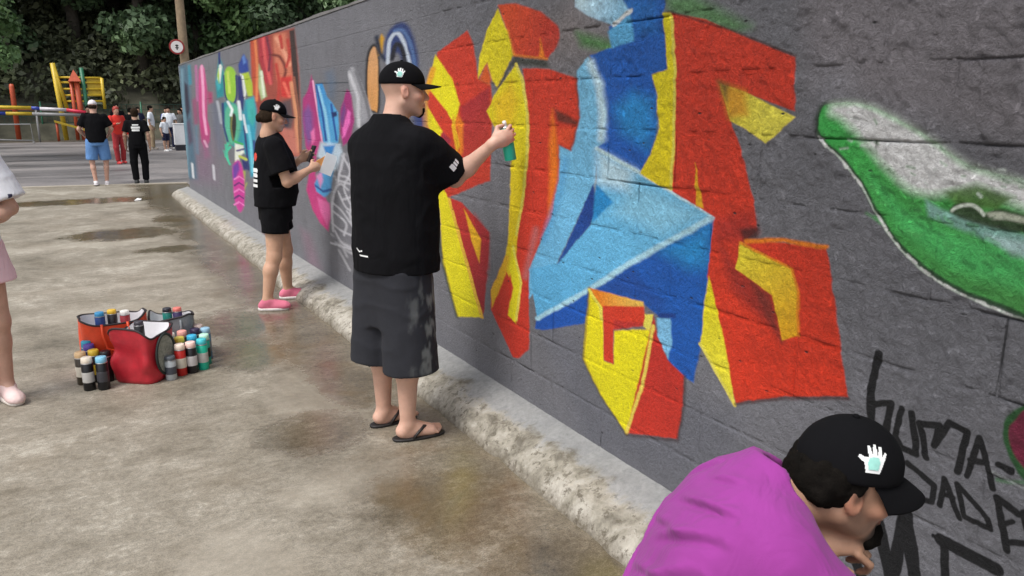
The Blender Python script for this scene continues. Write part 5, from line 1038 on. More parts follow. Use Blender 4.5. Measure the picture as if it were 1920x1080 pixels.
def climbing():
    t=empty('climbing_frame',(.6,47.6,-.1),'playground climbing frame with yellow lattice panels, orange tower and green post','climbing frame')
    for (a,b_,mt,nm,rd) in [((-.55,0,0),(-.75,0,3.9),PY,'post',.12),((-.75,0,3.9),(-.35,0,1.6),PY,'post',.10),((.62,0,0),(.52,0,3.7),PG,'post',.10),((.30,0,0),(.22,0,3.2),PO,'post',.14),((-.02,0,0),(-.02,0,3.0),PO,'post',.09),((1.42,0,1.6),(1.42,0,3.2),PY,'post',.08)]:
        m=MB(); m.tube([a,b_],rd,8); m.obj(nm,mt,t,True)
    for z in (2.0,2.3,2.62,2.95,3.2):
        m=MB(); m.tube([(-.55,.05,z),(1.42,.05,z)],.055,6); m.obj('bar',PY,t,True)
    m=MB(); m.box((1.05,.12,2.75),(.34,.02,.40)); m.obj('panel',PY,t)
    m=MB(); m.add([(-.15,-.3,3.0),(.45,-.3,3.0),(.15,0,3.6),(-.15,.3,3.0),(.45,.3,3.0)],[(0,1,2),(1,4,2),(4,3,2),(3,0,2),(0,3,4,1)]); m.obj('roof',PO,t)
climbing()
t=empty('slide',(-.2,46.4,-.1),'small yellow and orange slide beside the walking couple','slide')
m=MB(); m.add([(-.2,-.25,1.05),(-.2,.25,1.05),(1.3,.25,.55),(1.3,-.25,.55),(-.2,-.25,.95),(-.2,.25,.95),(1.3,.25,.45),(1.3,-.25,.45)],[(0,3,2,1),(4,5,6,7),(0,1,5,4),(2,3,7,6),(1,2,6,5),(3,0,4,7)]); m.obj('chute',PY,t)

for x_,z_ in((-.1,1.0),(1.1,.5)): m=MB(); m.tube([(x_,0,0),(x_,0,z_)],.06,8); m.obj('support',PO,t,True)
t=empty('swing_post',(-2.1,48.2,-.1),'single orange post at the left of the playground','post')
m=MB(); m.lathe([(.12,0),(.12,2.7),(.09,2.85)],n=10); m.obj('post',PO,t,True)
m=MB(); m.box((0,0,1.6),(.9,.04,.05)); m.obj('crossbar',PO,t)
def fence():
    t=empty('mesh_fence',(8,50.6,-.1),'low dark green mesh fence at the foot of the wooded slope','fence')
    m=MB()
    for z in (.15,.5,.85,1.2,1.55,1.85): m.tube([(-14,0,z),(6,0,z)],.018,4)
    for x in np.arange(-14,6.01,.25): m.tube([(x,0,.1),(x,0,1.85)],.012,4)
    tag(m.obj('wire_mesh',pm('fence_green',(30,70,58)),t),kind='stuff')
    for x in np.arange(-14,6.1,2.5): m=MB(); m.tube([(x,-.03,-.1),(x,-.03,2.0)],.045,6); m.obj('post',PG,t,True)
fence()
# ------------------------------------------------------------------ people
def fr(az,pitch=0,roll=0):
    a,p,r=R(az),R(pitch),R(roll); f0=A(math.sin(a),math.cos(a),0); rt=A(math.cos(a),-math.sin(a),0); z=A(0,0,1)
    f=f0*math.cos(p)-z*math.sin(p); u=z*math.cos(p)+f0*math.sin(p)
    r2=rt*math.cos(r)+u*math.sin(r); u2=u*math.cos(r)-rt*math.sin(r); return np.stack([r2,f,u2],1)
def fr2(up,right):
    u=unit(up); r=np.asarray(right,float); r=unit(r-u*(r@u)); return np.stack([r,np.cross(u,r),u],1)
def hand_prims(w,f,t,side,curl=(25,35,25),thumb=.5,s=1,fan=1.0,curls=None):
    f=unit(f); t=np.asarray(t,float); t=unit(t-f*(t@f)); p=np.cross(f,t)*(1 if side=='L' else -1)
    M=np.stack([t,f,np.cross(t,f)],1); w=np.asarray(w,float); o=[]
    o.append((Ell(w+f*.048*s,(.040*s,.056*s,.0165*s),M),.012)); o.append((Cone(w-f*.01*s,w+f*.05*s,.024*s,.022*s),.014))
    o.append((Ell(w+f*.035*s+t*.022*s+p*.008*s,(.018*s,.03*s,.016*s),M),.012))
    for k,(off,L,rr) in enumerate([(.029,.076,.0088),(.0095,.084,.0090),(-.0105,.078,.0086),(-.029,.060,.0078)]):
        c=curls[k] if curls else curl; q=w+f*.088*s+t*off*s-f*(.010*s if k==3 else 0)+p*.001; a=0; d0=unit(f+t*off*4*fan)
        for j,(fr_,cc) in enumerate(zip((.44,.31,.25),c)):
            a+=R(cc); d=unit(d0*math.cos(a)+p*math.sin(a)); e=q+d*L*fr_*s
            o.append((Cone(q,e,rr*s*(1-.08*j),rr*s*(1-.08*(j+1))),.003 if j==0 else .002)); q=e
    q=w+f*.022*s+t*.028*s+p*.006*s; d=unit(f*.62+t*.78*(1-thumb*.4)+p*.5*thumb); e=q+d*.042*s; o.append((Cone(q,e,.0125*s,.0105*s),.008))
    d=unit(f*.85+t*.25*(1-thumb)+p*.55*thumb-t*.35*thumb); e2=e+d*.034*s; o.append((Cone(e,e2,.0104*s,.0085*s),.003)); return o
def head_prims(c,M,s=1,beard=0):
    T=lambda x,y,z: c+M@(A(x,y,z)*s)
    o=[(Ell(T(0,-.014,.036),A(.077,.097,.082)*s,M),.02),(Ell(T(0,.020,-.032),A(.060,.070,.078)*s,M),.03),(Ell(T(0,.066,-.090),A(.024,.022,.020)*s,M),.02)]
    for q in(-1,1):
        o+=[(Cone(T(q*.052,-.012,-.05),T(q*.020,.060,-.092),.020*s,.016*s),.02),(Ell(T(q*.041,.054,-.022),A(.026,.028,.024)*s,M),.015),(Cone(T(q*.012,.082,.022),T(q*.044,.066,.024),.012*s,.010*s),.012)]
    o+=[(Cone(T(0,.082,.012),T(0,.106,-.026),.0075*s,.0125*s),.012)]
    for q in(-1,1): o+=[(Ell(T(q*.011,.098,-.031),A(.0085,.010,.0075)*s,M),.006),(Ell(T(q*.078,-.010,-.006),A(.0085,.019,.031)*s,M@fr(0,-12)),.006)]
    o+=[(Ell(T(0,.088,-.055),A(.023,.011,.0055)*s,M),.005),(Ell(T(0,.086,-.067),A(.019,.012,.0068)*s,M),.005)]
    cut=[]
    for q in(-1,1): cut+=[(Ell(T(q*.031,.100,.000),A(.017,.018,.011)*s,M),.012),(Ell(T(q*.087,-.004,-.004),A(.006,.010,.017)*s,M),.004)]
    eyes=[(Ell(T(q*.031,.074,-.001),A(.0125,.0125,.0115)*s,M),.002) for q in(-1,1)]
    return o,cut,eyes
def body(parent,J,h,skin,hair=(.02,.015,.012),bulk=1.0,beard=None,hands=None,feet='shoe',brow=True,legs=1.0,under=.86,torso=None,name='body'):
    """one continuous skin surface; J holds joint positions relative to the person's base"""
    pr=[]; H=J['head']; Mh=J['Mh']; s=J.get('hs',1.0); neck=J['neck']
    hp,cut,eyes=head_prims(H,Mh,s); pr+=hp
    pr.append((Cone(H+Mh@(A(0,-.028,-.04)*s),neck,.055*s,.060*s),.03))
    pr.append((Cone(neck,(J['shR']+J['shL'])/2*1.0,.055,.062*bulk),.03))
    P=J['pelvis']; Mt=J['Mt']; L=np.linalg.norm(neck-P)
    bk=bulk*under; pr.append((Loft(P,Mt,[(-.09,0,0,.12*bk,.09*bk),(0,0,0,.145*bk,.10*bk),(.3*L,0,.0,.135*bk,.10*bk),(.6*L,0,.0,.145*bk,.105*bk),(.80*L,0,-.01,.12*bk,.075),(.93*L,0,-.01,.06,.05)]),.03))
    for q in 'RL':
        sh,el,wr=J['sh'+q],J['el'+q],J['wr'+q]
        pr+=[(Cone(sh,el,.044*bulk*(.5+.5*under),.039*bulk**.5),.02),(Cone(el,el+(wr-el)*.35,.038*bulk**.5,.040*bulk**.5),.02),(Cone(el+(wr-el)*.3,wr,.040*bulk**.5,.025),.02)]
        hp_,kn,an=J['hip'+q],J['kn'+q],J['an'+q]; back=-J['Mt'][:,1]*.012
        pr+=[(Cone(hp_,kn,.084*bulk*legs,.056*legs*bulk**.5),.04),(Cone(kn,kn+(an-kn)*.34+back,.052*legs*bulk**.5,.056*legs*bulk**.5),.03),(Cone(kn+(an-kn)*.3+back,an,.056*legs*bulk**.5,.037*min(1,legs+.1)),.02)]
        f=J['ft'+q]; f=unit(A(f[0],f[1],0)); t=np.cross(f,A(0,0,1)); z0=an[2]-.075; g=A(an[0],an[1],z0)
        if feet=='bare':
            sg=-1 if q=='R' else 1   # side of the big toe relative to t
            pr+=[(Ell(g-f*.028+A(0,0,.034),(.034,.034,.034)),.02),(Cone(g+A(0,0,.062),g+f*.10+A(0,0,.030),.036,.026),.02),(Cone(g-f*.02+A(0,0,.028),g+f*.12+t*.012+A(0,0,.024),.028,.024),.02),(Cone(g,g+f*.12-t*.02+A(0,0,.022),.024,.020),.02)]
            pr+=[(Cone(g+A(0,0,.022),g+f*.12+t*.022+A(0,0,.020),.02,.019),.02)]
            for k in range(5):
                off=(.032-.016*k)*sg; L0=(.172,.176,.168,.158,.146)[k]; rr=(.0135,.0095,.009,.0085,.008)[k]
                a_=g+f*.125+t*off+A(0,0,.024); b_=g+f*L0+t*off*1.08+A(0,0,rr+.003); pr.append((Cone(a_,b_,rr*1.05,rr),.005))
        else: pr.append((Cone(an,g+f*.09+A(0,0,.03),.036,.03),.02))
    for q,hd in (hands or {}).items():
        if hd is not None: pr+=hand_prims(J['wr'+q],hd['f'],hd['t'],q,hd.get('curl',(25,35,25)),hd.get('thumb',.5),hd.get('s',1),hd.get('fan',1),hd.get('curls'))
    F=Field([p for p,_ in pr],h)
    for p,k in pr: F.add(p,max(k,h*.4))
    for p,k in cut: F.cut(p,k)
    for p,k in eyes: F.add(p,k)
    V,Q=F.mesh(); 
    if h>.012: V=relax(V,Q,1,.4)
    c=np.tile(np.array(skin),(len(V),1)); c*= (1+.06*fbm(V,14,3,41))[:,None]
    q=((V-H)@Mh)/s
    def paint(mask,col,a=1.0):
        m=np.clip(mask,0,1)[:,None]*a; c[:]=c*(1-m)+np.array(col)*m
    near=(np.abs(q)<.16).all(1)
    sm=lambda d,w: np.clip(.5-d/w,0,1)
    ell=lambda cx,cy,cz,rx,ry,rz: np.sqrt(((q[:,0]-cx)/rx)**2+((q[:,1]-cy)/ry)**2+((q[:,2]-cz)/rz)**2)-1
    red=A(skin[0]*1.05,skin[1]*.72,skin[2]*.68)
    paint(near*sm(ell(0,.11,-.028,.02,.03,.02),.8),red,.6)
    for e in(-1,1):
        paint(near*sm(ell(e*.05,.07,-.025,.03,.04,.025),.9),red,.4); paint(near*sm(ell(e*.085,-.01,-.006,.02,.025,.036),.4),red,.5)
        if brow: paint(near*sm(ell(e*.031,.09,.022,.02,.03,.0055),.5),hair,.8)
        if h<.012:
            paint(near*sm(ell(e*.031,.086,-.001,.0125,.012,.0065),.4),(.5,.47,.44),.9); paint(near*sm(ell(e*.031,.088,-.001,.0055,.012,.006),.3),(.02,.015,.012))
    paint(near*sm(ell(0,.095,-.061,.023,.03,.0095),.5),(skin[0]*.75,skin[1]*.42,skin[2]*.42),.8)
    if beard:
        for (cx,cy,cz,rx,ry,rz,a) in beard: paint(near*sm(ell(cx,cy,cz,rx,ry,rz),.35),hair,a)
    m=M_skin; return mesh_obj(name,V,Q,m,parent,True,c)
M_skin=vcol('skin',.5,.12,.2,180,.07)
def garment(parent,name,prims,h,mat,fold=0.0,seed=1,stretch=(1,1,1),cuts=(),extra=None,k=.03,col=None):
    F=Field([p for p,_ in prims],h)
    for p,kk in prims: F.add(p,kk if kk is not None else k)
    for p,kk in cuts: F.cut(p,kk)
    if fold:
        st=np.array(stretch)
        F.disp(lambda P: fold*.8*fbm(P*st,6.5,3,seed,.55)-fold*.45*(1-np.abs(fbm(P*st[[1,2,0]]*1.0,9,2,seed+5))*3.0).clip(0,1)+fold*.1)
    if extra: F.disp(extra)
    for p,_ in prims:
        if isinstance(p,Cone) and p.cut:
            ax=unit(p.b-p.a); e=max(p.r1,p.r2); sl,P=F.sub((p.b-e,p.b+e),.03)
            if sl is None: continue
            q=P-p.b; al=q@ax; rad=np.sqrt(((q-al[...,None]*ax)**2).sum(-1)); m=(rad<e*1.45)&(al>-.02)&(al<e*1.2)
            F.F[sl]=np.where(m,np.maximum(F.F[sl],al),F.F[sl])
        if isinstance(p,Loft) and name=='tshirt' and p.s[0,0]>-.05:
            sl,P=F.sub(p.bb(),.04); z=(P-p.o)@p.M[:,2]; F.F[sl]=np.where(z<.03,np.maximum(F.F[sl],p.s[0,0]+.004-z),F.F[sl])
    V,Q=F.mesh(); 
    if h>.012: V=relax(V,Q,1,.4)
    return mesh_obj(name,V,Q,mat,parent,True,None if col is None else col(V))
def shoe(parent,g,f,mat,sole,h=.007,L=.25,name='shoe',W=.043,high=.0):
    f=unit(A(f[0],f[1],0)); t=np.cross(f,A(0,0,1)); z=A(0,0,1); g=A(g[0],g[1],g[2]); M=np.stack([-t*-1,f,z],1) if False else np.stack([t,f,z],1)
    pr=[(Cone(g-f*.035+z*.04,g+f*.0+z*.075,.040,.042),.02),(Cone(g+f*.02+z*.062,g+f*.13+z*.038,.038,.034),.03),(Ell(g+f*(L*.5)+z*.032,(W,.065,.032),M),.03),(Ell(g+f*.05+z*.03,(W*.92,.12,.034),M),.02)]
    cuts=[(Box(g-z*.04,(.3,.3,.056),None,.001),.004),(Cone(g+z*.085,g+z*.16,.030,.032),.004)]
    o=garment(parent,name,pr,h,mat,cuts=cuts)
    sp=[(Loft(g+f*.045,M,[(.001,0,0,W+.004,L*.52),(.022,0,0,W+.006,L*.53)],n=2.6),0)]
    garment(o,'sole',sp,h*.8,sole); return o
def decal(parent,target,center,normal,up,shapes,mat,name='print',res=.004,off=.0025,size=None):
    """a thin printed or stitched patch laid on the surface of target; shapes: outlines in the patch's own metres"""
    me=target.data; bv=BVHTree.FromPolygons([v.co[:] for v in me.vertices],[tuple(p.vertices) for p in me.polygons])
    n=unit(normal); u=np.asarray(up,float); u=unit(u-n*(u@n)); r=np.cross(u,n); V=[];F=[];idx={}
    allp=np.array([p for s in shapes for p in s]); lo=allp.min(0); hi=allp.max(0)
    nx=max(2,int((hi[0]-lo[0])/res)+1); ny=max(2,int((hi[1]-lo[1])/res)+1)
    def inside(x,y):
        for s in shapes:
            k=False; m=len(s)
            for i in range(m):
                (x1,y1),(x2,y2)=s[i],s[(i+1)%m]
                if (y1>y)!=(y2>y) and x<(x2-x1)*(y-y1)/(y2-y1)+x1: k=not k
            if k: return True
        return False
    def vert(i,j):
        if (i,j) in idx: return idx[(i,j)]
        x=lo[0]+(hi[0]-lo[0])*i/nx; y=lo[1]+(hi[1]-lo[1])*j/ny; p=np.asarray(center)+r*x+u*y+n*.12
        hit=bv.ray_cast(Vector(p),Vector(-n),.3)
        if hit[0] is None: idx[(i,j)]=None; return None
        V.append(hit[0]+Vector(n)*off); idx[(i,j)]=len(V)-1; return idx[(i,j)]
    for i in range(nx):
        for j in range(ny):
            if inside(lo[0]+(hi[0]-lo[0])*(i+.5)/nx,lo[1]+(hi[1]-lo[1])*(j+.5)/ny):
                q=[vert(i,j),vert(i+1,j),vert(i+1,j+1),vert(i,j+1)]
                if None not in q: F.append(q)
    if not F: return None
    return mesh_obj(name,V,F,mat,target if parent is None else parent,True)
def cap(parent,H,Mh,s,mat,h=.006,tilt=6,badge=None,brimlen=.085,drop=.010,rear=0):
    M=Mh@fr(0,tilt); T=lambda x,y,z: H+M@(A(x,y,z)*s)
    pr=[(Ell(T(0,-.012+rear,.040),A(.086,.107-rear*.7,.094)*s,M),0)]
    cuts=[(Box(T(0,0,-.085),A(.3,.3,.115)*s,M,.001),.006)]
    c=garment(parent,'cap',pr,h,mat,fold=.0015,seed=4,cuts=cuts)
    m=MB(); V=[];F=[]; na,nr=15,5   # curved peak, two sides
    for sd in(0,1):
        for i in range(na):
            a=R(-72+144*i/(na-1))
            for j in range(nr):
                q=j/(nr-1); rx=.080+.004*q; ry=.088+(brimlen+.004)*q
                x=math.sin(a)*rx; y=-.012+math.cos(a)*ry if q>0 or True else 0
                y=-.012+math.cos(a)*.100+q*brimlen*math.cos(a*.95)**.6
                z=.036-drop*q**1.3-(x/.084)**2*.020*(.3+.7*q)-(.0035 if sd else 0)
                V.append(T(x,y,z))
    n=na*nr
    for i in range(na-1):
        for j in range(nr-1):
            a=i*nr+j; F.append((a,a+1,a+nr+1,a+nr)); F.append((n+a,n+a+nr,n+a+nr+1,n+a+1))
    for i in range(na-1): a=i*nr+nr-1; F.append((a,n+a,n+a+nr,a+nr))
    for j in range(nr-1): F.append((j,n+j,n+j+1,j+1)); a=(na-1)*nr+j; F.append((a,a+1,n+a+1,n+a))
    m.add(V,F); b=m.obj('brim',mat,c,True)
    m=MB(); m.lathe([(.006,0),(.008,.003),(.004,.007)],n=8,M=Matrix([list(M[0]),list(M[1]),list(M[2])])); m.V=[tuple(Vector(v)+Vector(T(0,-.012,.132))) for v in m.V]; m.obj('button',mat,c,True)
    return c
HANDPATCH=[[(-.012,-.022),(.014,-.022),(.020,-.004),(.027,.014),(.024,.018),(.017,.008),(.017,.026),(.012,.027),(.009,.010),(.006,.030),(.001,.030),(.000,.010),(-.005,.027),(-.010,.026),(-.008,.006),(-.014,.006),(-.024,.010),(-.027,.005),(-.016,-.004)]]
HANDIN=[[(-.008,-.016),(.010,-.016),(.013,-.002),(.010,.007),(-.006,.006),(-.010,-.004)]]
M_black=cloth('black_cotton',(.0050,.0050,.0062),.95,.2,sheen=0); M_cap=cloth('black_cap_twill',(.0045,.0045,.0055),.95,.15,900,.15,sheen=0); M_dkgrey=cloth('charcoal_shorts',(.020,.021,.027),.9,.25)
M_white=simple('white_print',(.75,.76,.76),.6,.06); M_mint=simple('mint_print',(.30,.62,.55),.6,.15,60); M_redp=simple('red_print',(.60,.05,.03),.6,.1)
M_mag=cloth('magenta_cotton',(.27,.036,.245),.88,.10,500,.6); M_hair=simple('dark_hair',(.006,.005,.004),.9,.4,60,.5,300,spec=.08); M_hairb=simple('brown_hair',(.024,.015,.009),.9,.4,60,.5,300,spec=.1)
def strands(parent,name,prims,h,mat,seed=2,cuts=()):
    return garment(parent,name,prims,h,mat,cuts=cuts,extra=lambda P:.006*fbm(P,38,2,seed)-.006*np.abs(fbm(P,60,1,seed+3)))
v=A
# ---- the painter in the black T-shirt -------------------------------------
def painter():
    B=v(1.33,3.47,0); t=empty('person',tuple(B),'man in black cap, t-shirt, charcoal shorts and flip-flops spraying the wall, arm raised','person')
    w_=lambda x,y,z: v(x,y,z)-B
    az=60; Mt=fr(az); rt=Mt[:,0]; J=dict(head=w_(1.392,3.462,1.690),Mh=fr(103,3,0),neck=w_(1.335,3.465,1.535),pelvis=w_(1.31,3.48,.94),Mt=Mt,
      shR=w_(1.43,3.305,1.455),elR=w_(1.60,3.375,1.285),wrR=w_(1.715,3.195,1.455),shL=w_(1.258,3.615,1.435),elL=w_(1.33,3.76,1.20),wrL=w_(1.50,3.66,1.08),
      hipR=w_(1.34,3.40,.90),hipL=w_(1.27,3.57,.90),knR=w_(1.345,3.39,.47),knL=w_(1.29,3.60,.47),anR=w_(1.325,3.39,.088),anL=w_(1.285,3.62,.088),ftR=v(1,-.10,0),ftL=v(1,.12,0))
    hf=v(.30,.10,.95)
    body(t,J,.0062,(.60,.36,.27),bulk=1.12,legs=.93,feet='bare',hair=(.03,.02,.015),
      beard=[(0,.095,-.095,.026,.03,.024,.95),(0,.1,-.045,.026,.02,.006,.6),(0,.03,-.075,.07,.07,.04,.10)],
      hands=dict(R=dict(f=v(.80,-.28,.42),t=v(-.35,.05,.9),curl=(48,62,40),thumb=.7),L=dict(f=v(.8,-.3,-.1),t=v(0,.1,1),curl=(40,45,30))))
    # T-shirt
    o=w_(1.325,3.475,.850); S=[(0,0,.0,.222,.165),(.10,0,.0,.224,.167),(.22,0,.01,.228,.170),(.38,0,.0,.224,.156),(.52,0,-.01,.220,.138),(.61,0,-.012,.205,.118),(.665,0,-.01,.160,.098),(.705,0,-.005,.105,.082),(.735,0,0,.078,.072)]
    pr=[(Loft(o,Mt,S,2.25),0)]
    shR,elR=J['shR'],J['elR']; pr.append((Cone(shR-v(.02,-.02,-.0),shR+(elR-shR)*.86,.080,.092,True),.06)); shL,elL=J['shL'],J['elL']; pr.append((Cone(shL,shL+(elL-shL)*.75,.074,.090,True),.06))
    sh=garment(t,'tshirt',pr,.0075,M_black,fold=.011,seed=8,stretch=(1,1,.45),cuts=[(Cone(J['neck']+v(.0,0,.035),J['neck']+v(.03,0,.09),.062,.070),.006)])
    decal(None,sh,shR+(elR-shR)*.62,v(.15,-.95,.1),-(elR-shR),[[(-.026,-.016),(-.004,-.018),(-.004,.014),(-.026,.016)],[(.001,-.015),(.012,-.015),(.012,.013),(.001,.014)],[(.016,-.014),(.028,-.012),(.026,.012),(.016,.012)]],M_white,res=.004)
    decal(None,sh,w_(1.14,3.44,.955),v(-.45,-.9,0),v(0,0,1),[[(-.026,.012),(-.012,-.002),(.004,.004),(.002,.009),(-.012,.004),(-.023,.016)],[(-.010,-.018),(.034,-.020),(.034,-.014),(-.010,-.012)]],M_white,res=.004)
    # shorts
    rt2=fr(75)[:,0]; c=w_(1.315,3.485,.62)
    pr=[(Loft(w_(1.315,3.483,.60),fr(68),[(-.02,0,0,.195,.130),(.10,0,0,.200,.140),(.26,0,0,.195,.150)],2.3),0),
        (Cone(J['hipR']+v(0,-.0,0),w_(1.345,3.375,.360),.120,.136,True),.03),(Cone(J['hipL'],w_(1.255,3.60,.375),.118,.132,True),.03)]
    colf=lambda V: np.array([.013,.014,.020])*np.ones((len(V),1))+ (np.clip(fbm(V*v(1,1,.45),34,3,77)*3.0-.15,0,1)*np.clip((V[:,0]+.06)*6,0,1)*np.clip(1.2-(np.abs(V[:,2]-.56)/.30)**2,0,1))[:,None]*np.array([.17,.18,.17])
    sh2=garment(t,'shorts',pr,.0085,vcol('paint_flecked_shorts',.9,0,.5,300,.12),fold=.008,seed=12,stretch=(1,1,.22),cuts=[(Cone(w_(1.345,3.375,.40),w_(1.345,3.375,.30),.112,.118),.006)],col=colf)
    # cap
    c=cap(t,J['head'],J['Mh'],1.0,M_cap,tilt=-2); M=J['Mh']
    ctr=J['head']+M@v(.06,-.03,.07); nn=M@v(1,-.35,.3)
    sc_=.85; decal(None,c,ctr,nn,M[:,2],[[(x*sc_,y*sc_) for x,y in HANDPATCH[0]]],M_white,'badge',.003,.003); decal(None,c,ctr,nn,M[:,2],HANDIN,M_mint,'badge',.003,.0045)
    Hh_=J['head']; strands(t,'goatee',[(Ell(Hh_+M@v(0,.070,-.096),(.026,.020,.018),M),.01),(Ell(Hh_+M@v(0,.084,-.082),(.017,.012,.012),M),.01)],.005,M_hair,7)
    # flip-flops
    for q in 'RL':
        f=unit(J['ft'+q]); a=J['an'+q]; g=v(a[0],a[1],0); tt=np.cross(f,v(0,0,1)); M2=np.stack([tt,f,v(0,0,1)],1)
        ff=garment(t,'flip_flop',[(Loft(g+f*.055,M2,[(.001,0,0,.046,.135),(.015,0,0,.047,.137)],2.5),0)],.005,simple('black_rubber',(.012,.010,.010),.6,.1))
        m=MB(); tp=g+f*.125+tt*(-.006 if q=='R' else .006)+v(0,0,.03)
        for e in(-1,1): m.tube([tp-v(0,0,.018),tp+v(0,0,.018),g+f*.075+tt*e*.028+v(0,0,.066),g+f*.035+tt*e*.044+v(0,0,.036),g+f*.015+tt*e*.043+v(0,0,.014)],[.005,.0075,.0085,.008,.006],7)
        tag(m.obj('strap',simple('dark_strap',(.014,.010,.010),.55,.1),ff,True),kind='stuff')
    return B,J
PB_,PJ=painter()

# ---- spray cans ---------------------------------------------------------------
_cm={}
def pmat(c,r=.35):
    if c not in _cm: _cm[c]=simple('can_paint',lin(c),r,.08,20)
    return _cm[c]
M_alu=simple('can_metal',(.55,.55,.56),.3,.1,metal=.9)
def can(loc,body_c,cap_c,label,h=.195,r=.0325,M=None,capless=False,band=None,group=None):
    t=empty('spray_can',loc,label,'spray can',group)
    if M is not None: t.rotation_euler=M
    m=MB(); m.lathe([(r-.003,0),(r,.003),(r,h*.80),(r-.002,h*.81)],n=18); m.obj('can_body',pmat(body_c),t,True)
    m=MB(); m.lathe([(r-.001,h*.81),(r+.001,h*.82),(r-.002,h*.84),(r-.012,h*.885),(r-.018,h*.90)],n=18); m.obj('shoulder',M_alu,t,True)
    if band: m=MB(); m.lathe([(r+.0006,h*.25),(r+.0008,h*.26),(r+.0008,h*.55),(r+.0006,h*.56)],n=18); m.obj('label_band',pmat(band),t,True)
    if capless:
        m=MB(); m.lathe([(.009,h*.90),(.009,h*.95),(.007,h)],n=10); m.box((0,-.007,h*.965),(.0025,.004,.003)); m.obj('nozzle',pmat(cap_c),t,True)
    else:
        m=MB(); m.lathe([(r-.004,h*.82),(r-.001,h*.84),(r-.003,h*.985),(r-.008,h)],n=18); m.obj('cap',pmat(cap_c),t,True)
    return t
# the can in the painter's fist: teal body below the hand
_hw=PB_+PJ['wrR']; _f=unit(v(.80,-.28,.42)); _t=v(-.35,.05,.9); _t=unit(_t-_f*(_t@_f)); _p=-np.cross(_f,_t); _ax=unit(_t+v(.25,0,.35))
can(tuple(_hw+_f*.078+_p*.046-_ax*.120),(40,190,160),(230,230,230),'teal spray can gripped in the raised fist of the man painting',h=.185,r=.0285,M=Vector(_ax).to_track_quat('Z','Y').to_euler(),capless=True)

# ---- woman painting further along the wall ------------------------------------
def woman():
    B=v(1.40,6.40,0); t=empty('person',tuple(B),'woman in black cap, black t-shirt and black shorts with pink shoes, facing the wall','person')
    w_=lambda x,y,z: v(x,y,z)-B; Mt=fr(80)
    J=dict(head=w_(1.445,6.34,1.545),Mh=fr(96,14,0),neck=w_(1.395,6.36,1.405),pelvis=w_(1.41,6.41,.86),Mt=Mt,hs=.97,
      shR=w_(1.40,6.21,1.325),elR=w_(1.47,6.15,1.045),wrR=w_(1.68,6.22,1.135),shL=w_(1.41,6.51,1.325),elL=w_(1.50,6.55,1.06),wrL=w_(1.655,6.43,1.20),
      hipR=w_(1.40,6.33,.84),hipL=w_(1.44,6.49,.84),knR=w_(1.365,6.31,.44),knL=w_(1.515,6.56,.44),anR=w_(1.285,6.31,.085),anL=w_(1.53,6.63,.085),ftR=v(1,-.42,0),ftL=v(1,-.25,0))
    body(t,J,.0075,(.56,.33,.22),bulk=1.08,hands=dict(R=dict(f=v(.75,.25,.25),t=v(-.1,.1,1),curl=(35,40,30),thumb=.7),L=dict(f=v(.7,-.1,.3),t=v(-.2,0,1),curl=(40,45,30),thumb=.7)))
    S=[(0,0,0,.170,.155),(.12,0,.02,.178,.172),(.28,0,.025,.180,.165),(.40,0,.02,.178,.148),(.50,0,.0,.158,.112),(.56,0,0,.105,.082),(.585,0,0,.072,.066)]
    R_,E=J['shR'],J['elR']; L_,F_=J['shL'],J['elL']
    ts=garment(t,'tshirt',[(Loft(w_(1.415,6.385,.835),Mt,S,2.2),0),(Cone(R_,R_+(E-R_)*.72,.072,.086,True),.04),(Cone(L_,L_+(F_-L_)*.72,.072,.086,True),.04)],.009,M_black,fold=.011,seed=21,stretch=(1,1,.5),cuts=[(Cone(J['neck'],J['neck']+v(.02,0,.08),.058,.066),.005)])
    nb=v(-.96,-.25,0)
    decal(None,ts,w_(1.27,6.36,1.235),nb,v(0,0,1),[[(.035*math.cos(a)*1.0,.032*math.sin(a)) for a in np.linspace(0,6.28,13)[:-1]]],M_redp,res=.006)
    decal(None,ts,w_(1.27,6.36,1.06),nb,v(0,0,1),[[(-.05,.06+dz),(.05,.06+dz),(.045,.085+dz),(-.05,.085+dz)] for dz in(.0,-.04,-.08,-.12)]+[[(-.09,.12),(-.04,.12),(-.04,.165),(-.09,.165)]],M_white,res=.008)
    garment(t,'shorts',[(Loft(w_(1.42,6.41,.72),Mt,[(0,0,0,.150,.130),(.16,0,0,.150,.130)],2.2),0),(Cone(J['hipR'],w_(1.385,6.32,.625),.105,.108,True),.03),(Cone(J['hipL'],w_(1.475,6.52,.625),.105,.108,True),.03)],.009,M_black,fold=.008,seed=22,stretch=(1,1,.5))
    c=cap(t,J['head'],J['Mh'],.97,M_cap,h=.007,tilt=-2); M=J['Mh']; ctr=J['head']+M@v(.06,.0,.065); nn=M@v(1,-.1,.35)
    decal(None,c,ctr,nn,M[:,2],[[(x*.9,y*.9) for x,y in HANDPATCH[0]]],M_white,'badge',.004,.003)
    Hd=J['head']; T=lambda x,y,z: Hd+M@v(x,y,z)
    strands(t,'hair',[(Ell(T(0,-.045,.0),(.076,.062,.075),M),.01),(Ell(T(0,-.100,-.035),(.036,.032,.036),M),.015),(Ell(T(.066,-.035,-.015),(.014,.030,.035),M),.01)],.007,M_hairb)
    pk=cloth('pink_knit',(.62,.16,.24),.8,.15,500,.3); so=simple('white_sole',(.7,.66,.64),.6,.1)
    for q in 'RL': a=J['an'+q]; shoe(t,v(a[0],a[1],0),J['ft'+q],pk,so,.0075,.235)
    return B,J
WB,WJ=woman()
t=empty('sketch_card',(1.775,6.24,1.17),'tan and white card held in the hand of the woman at the wall','card')
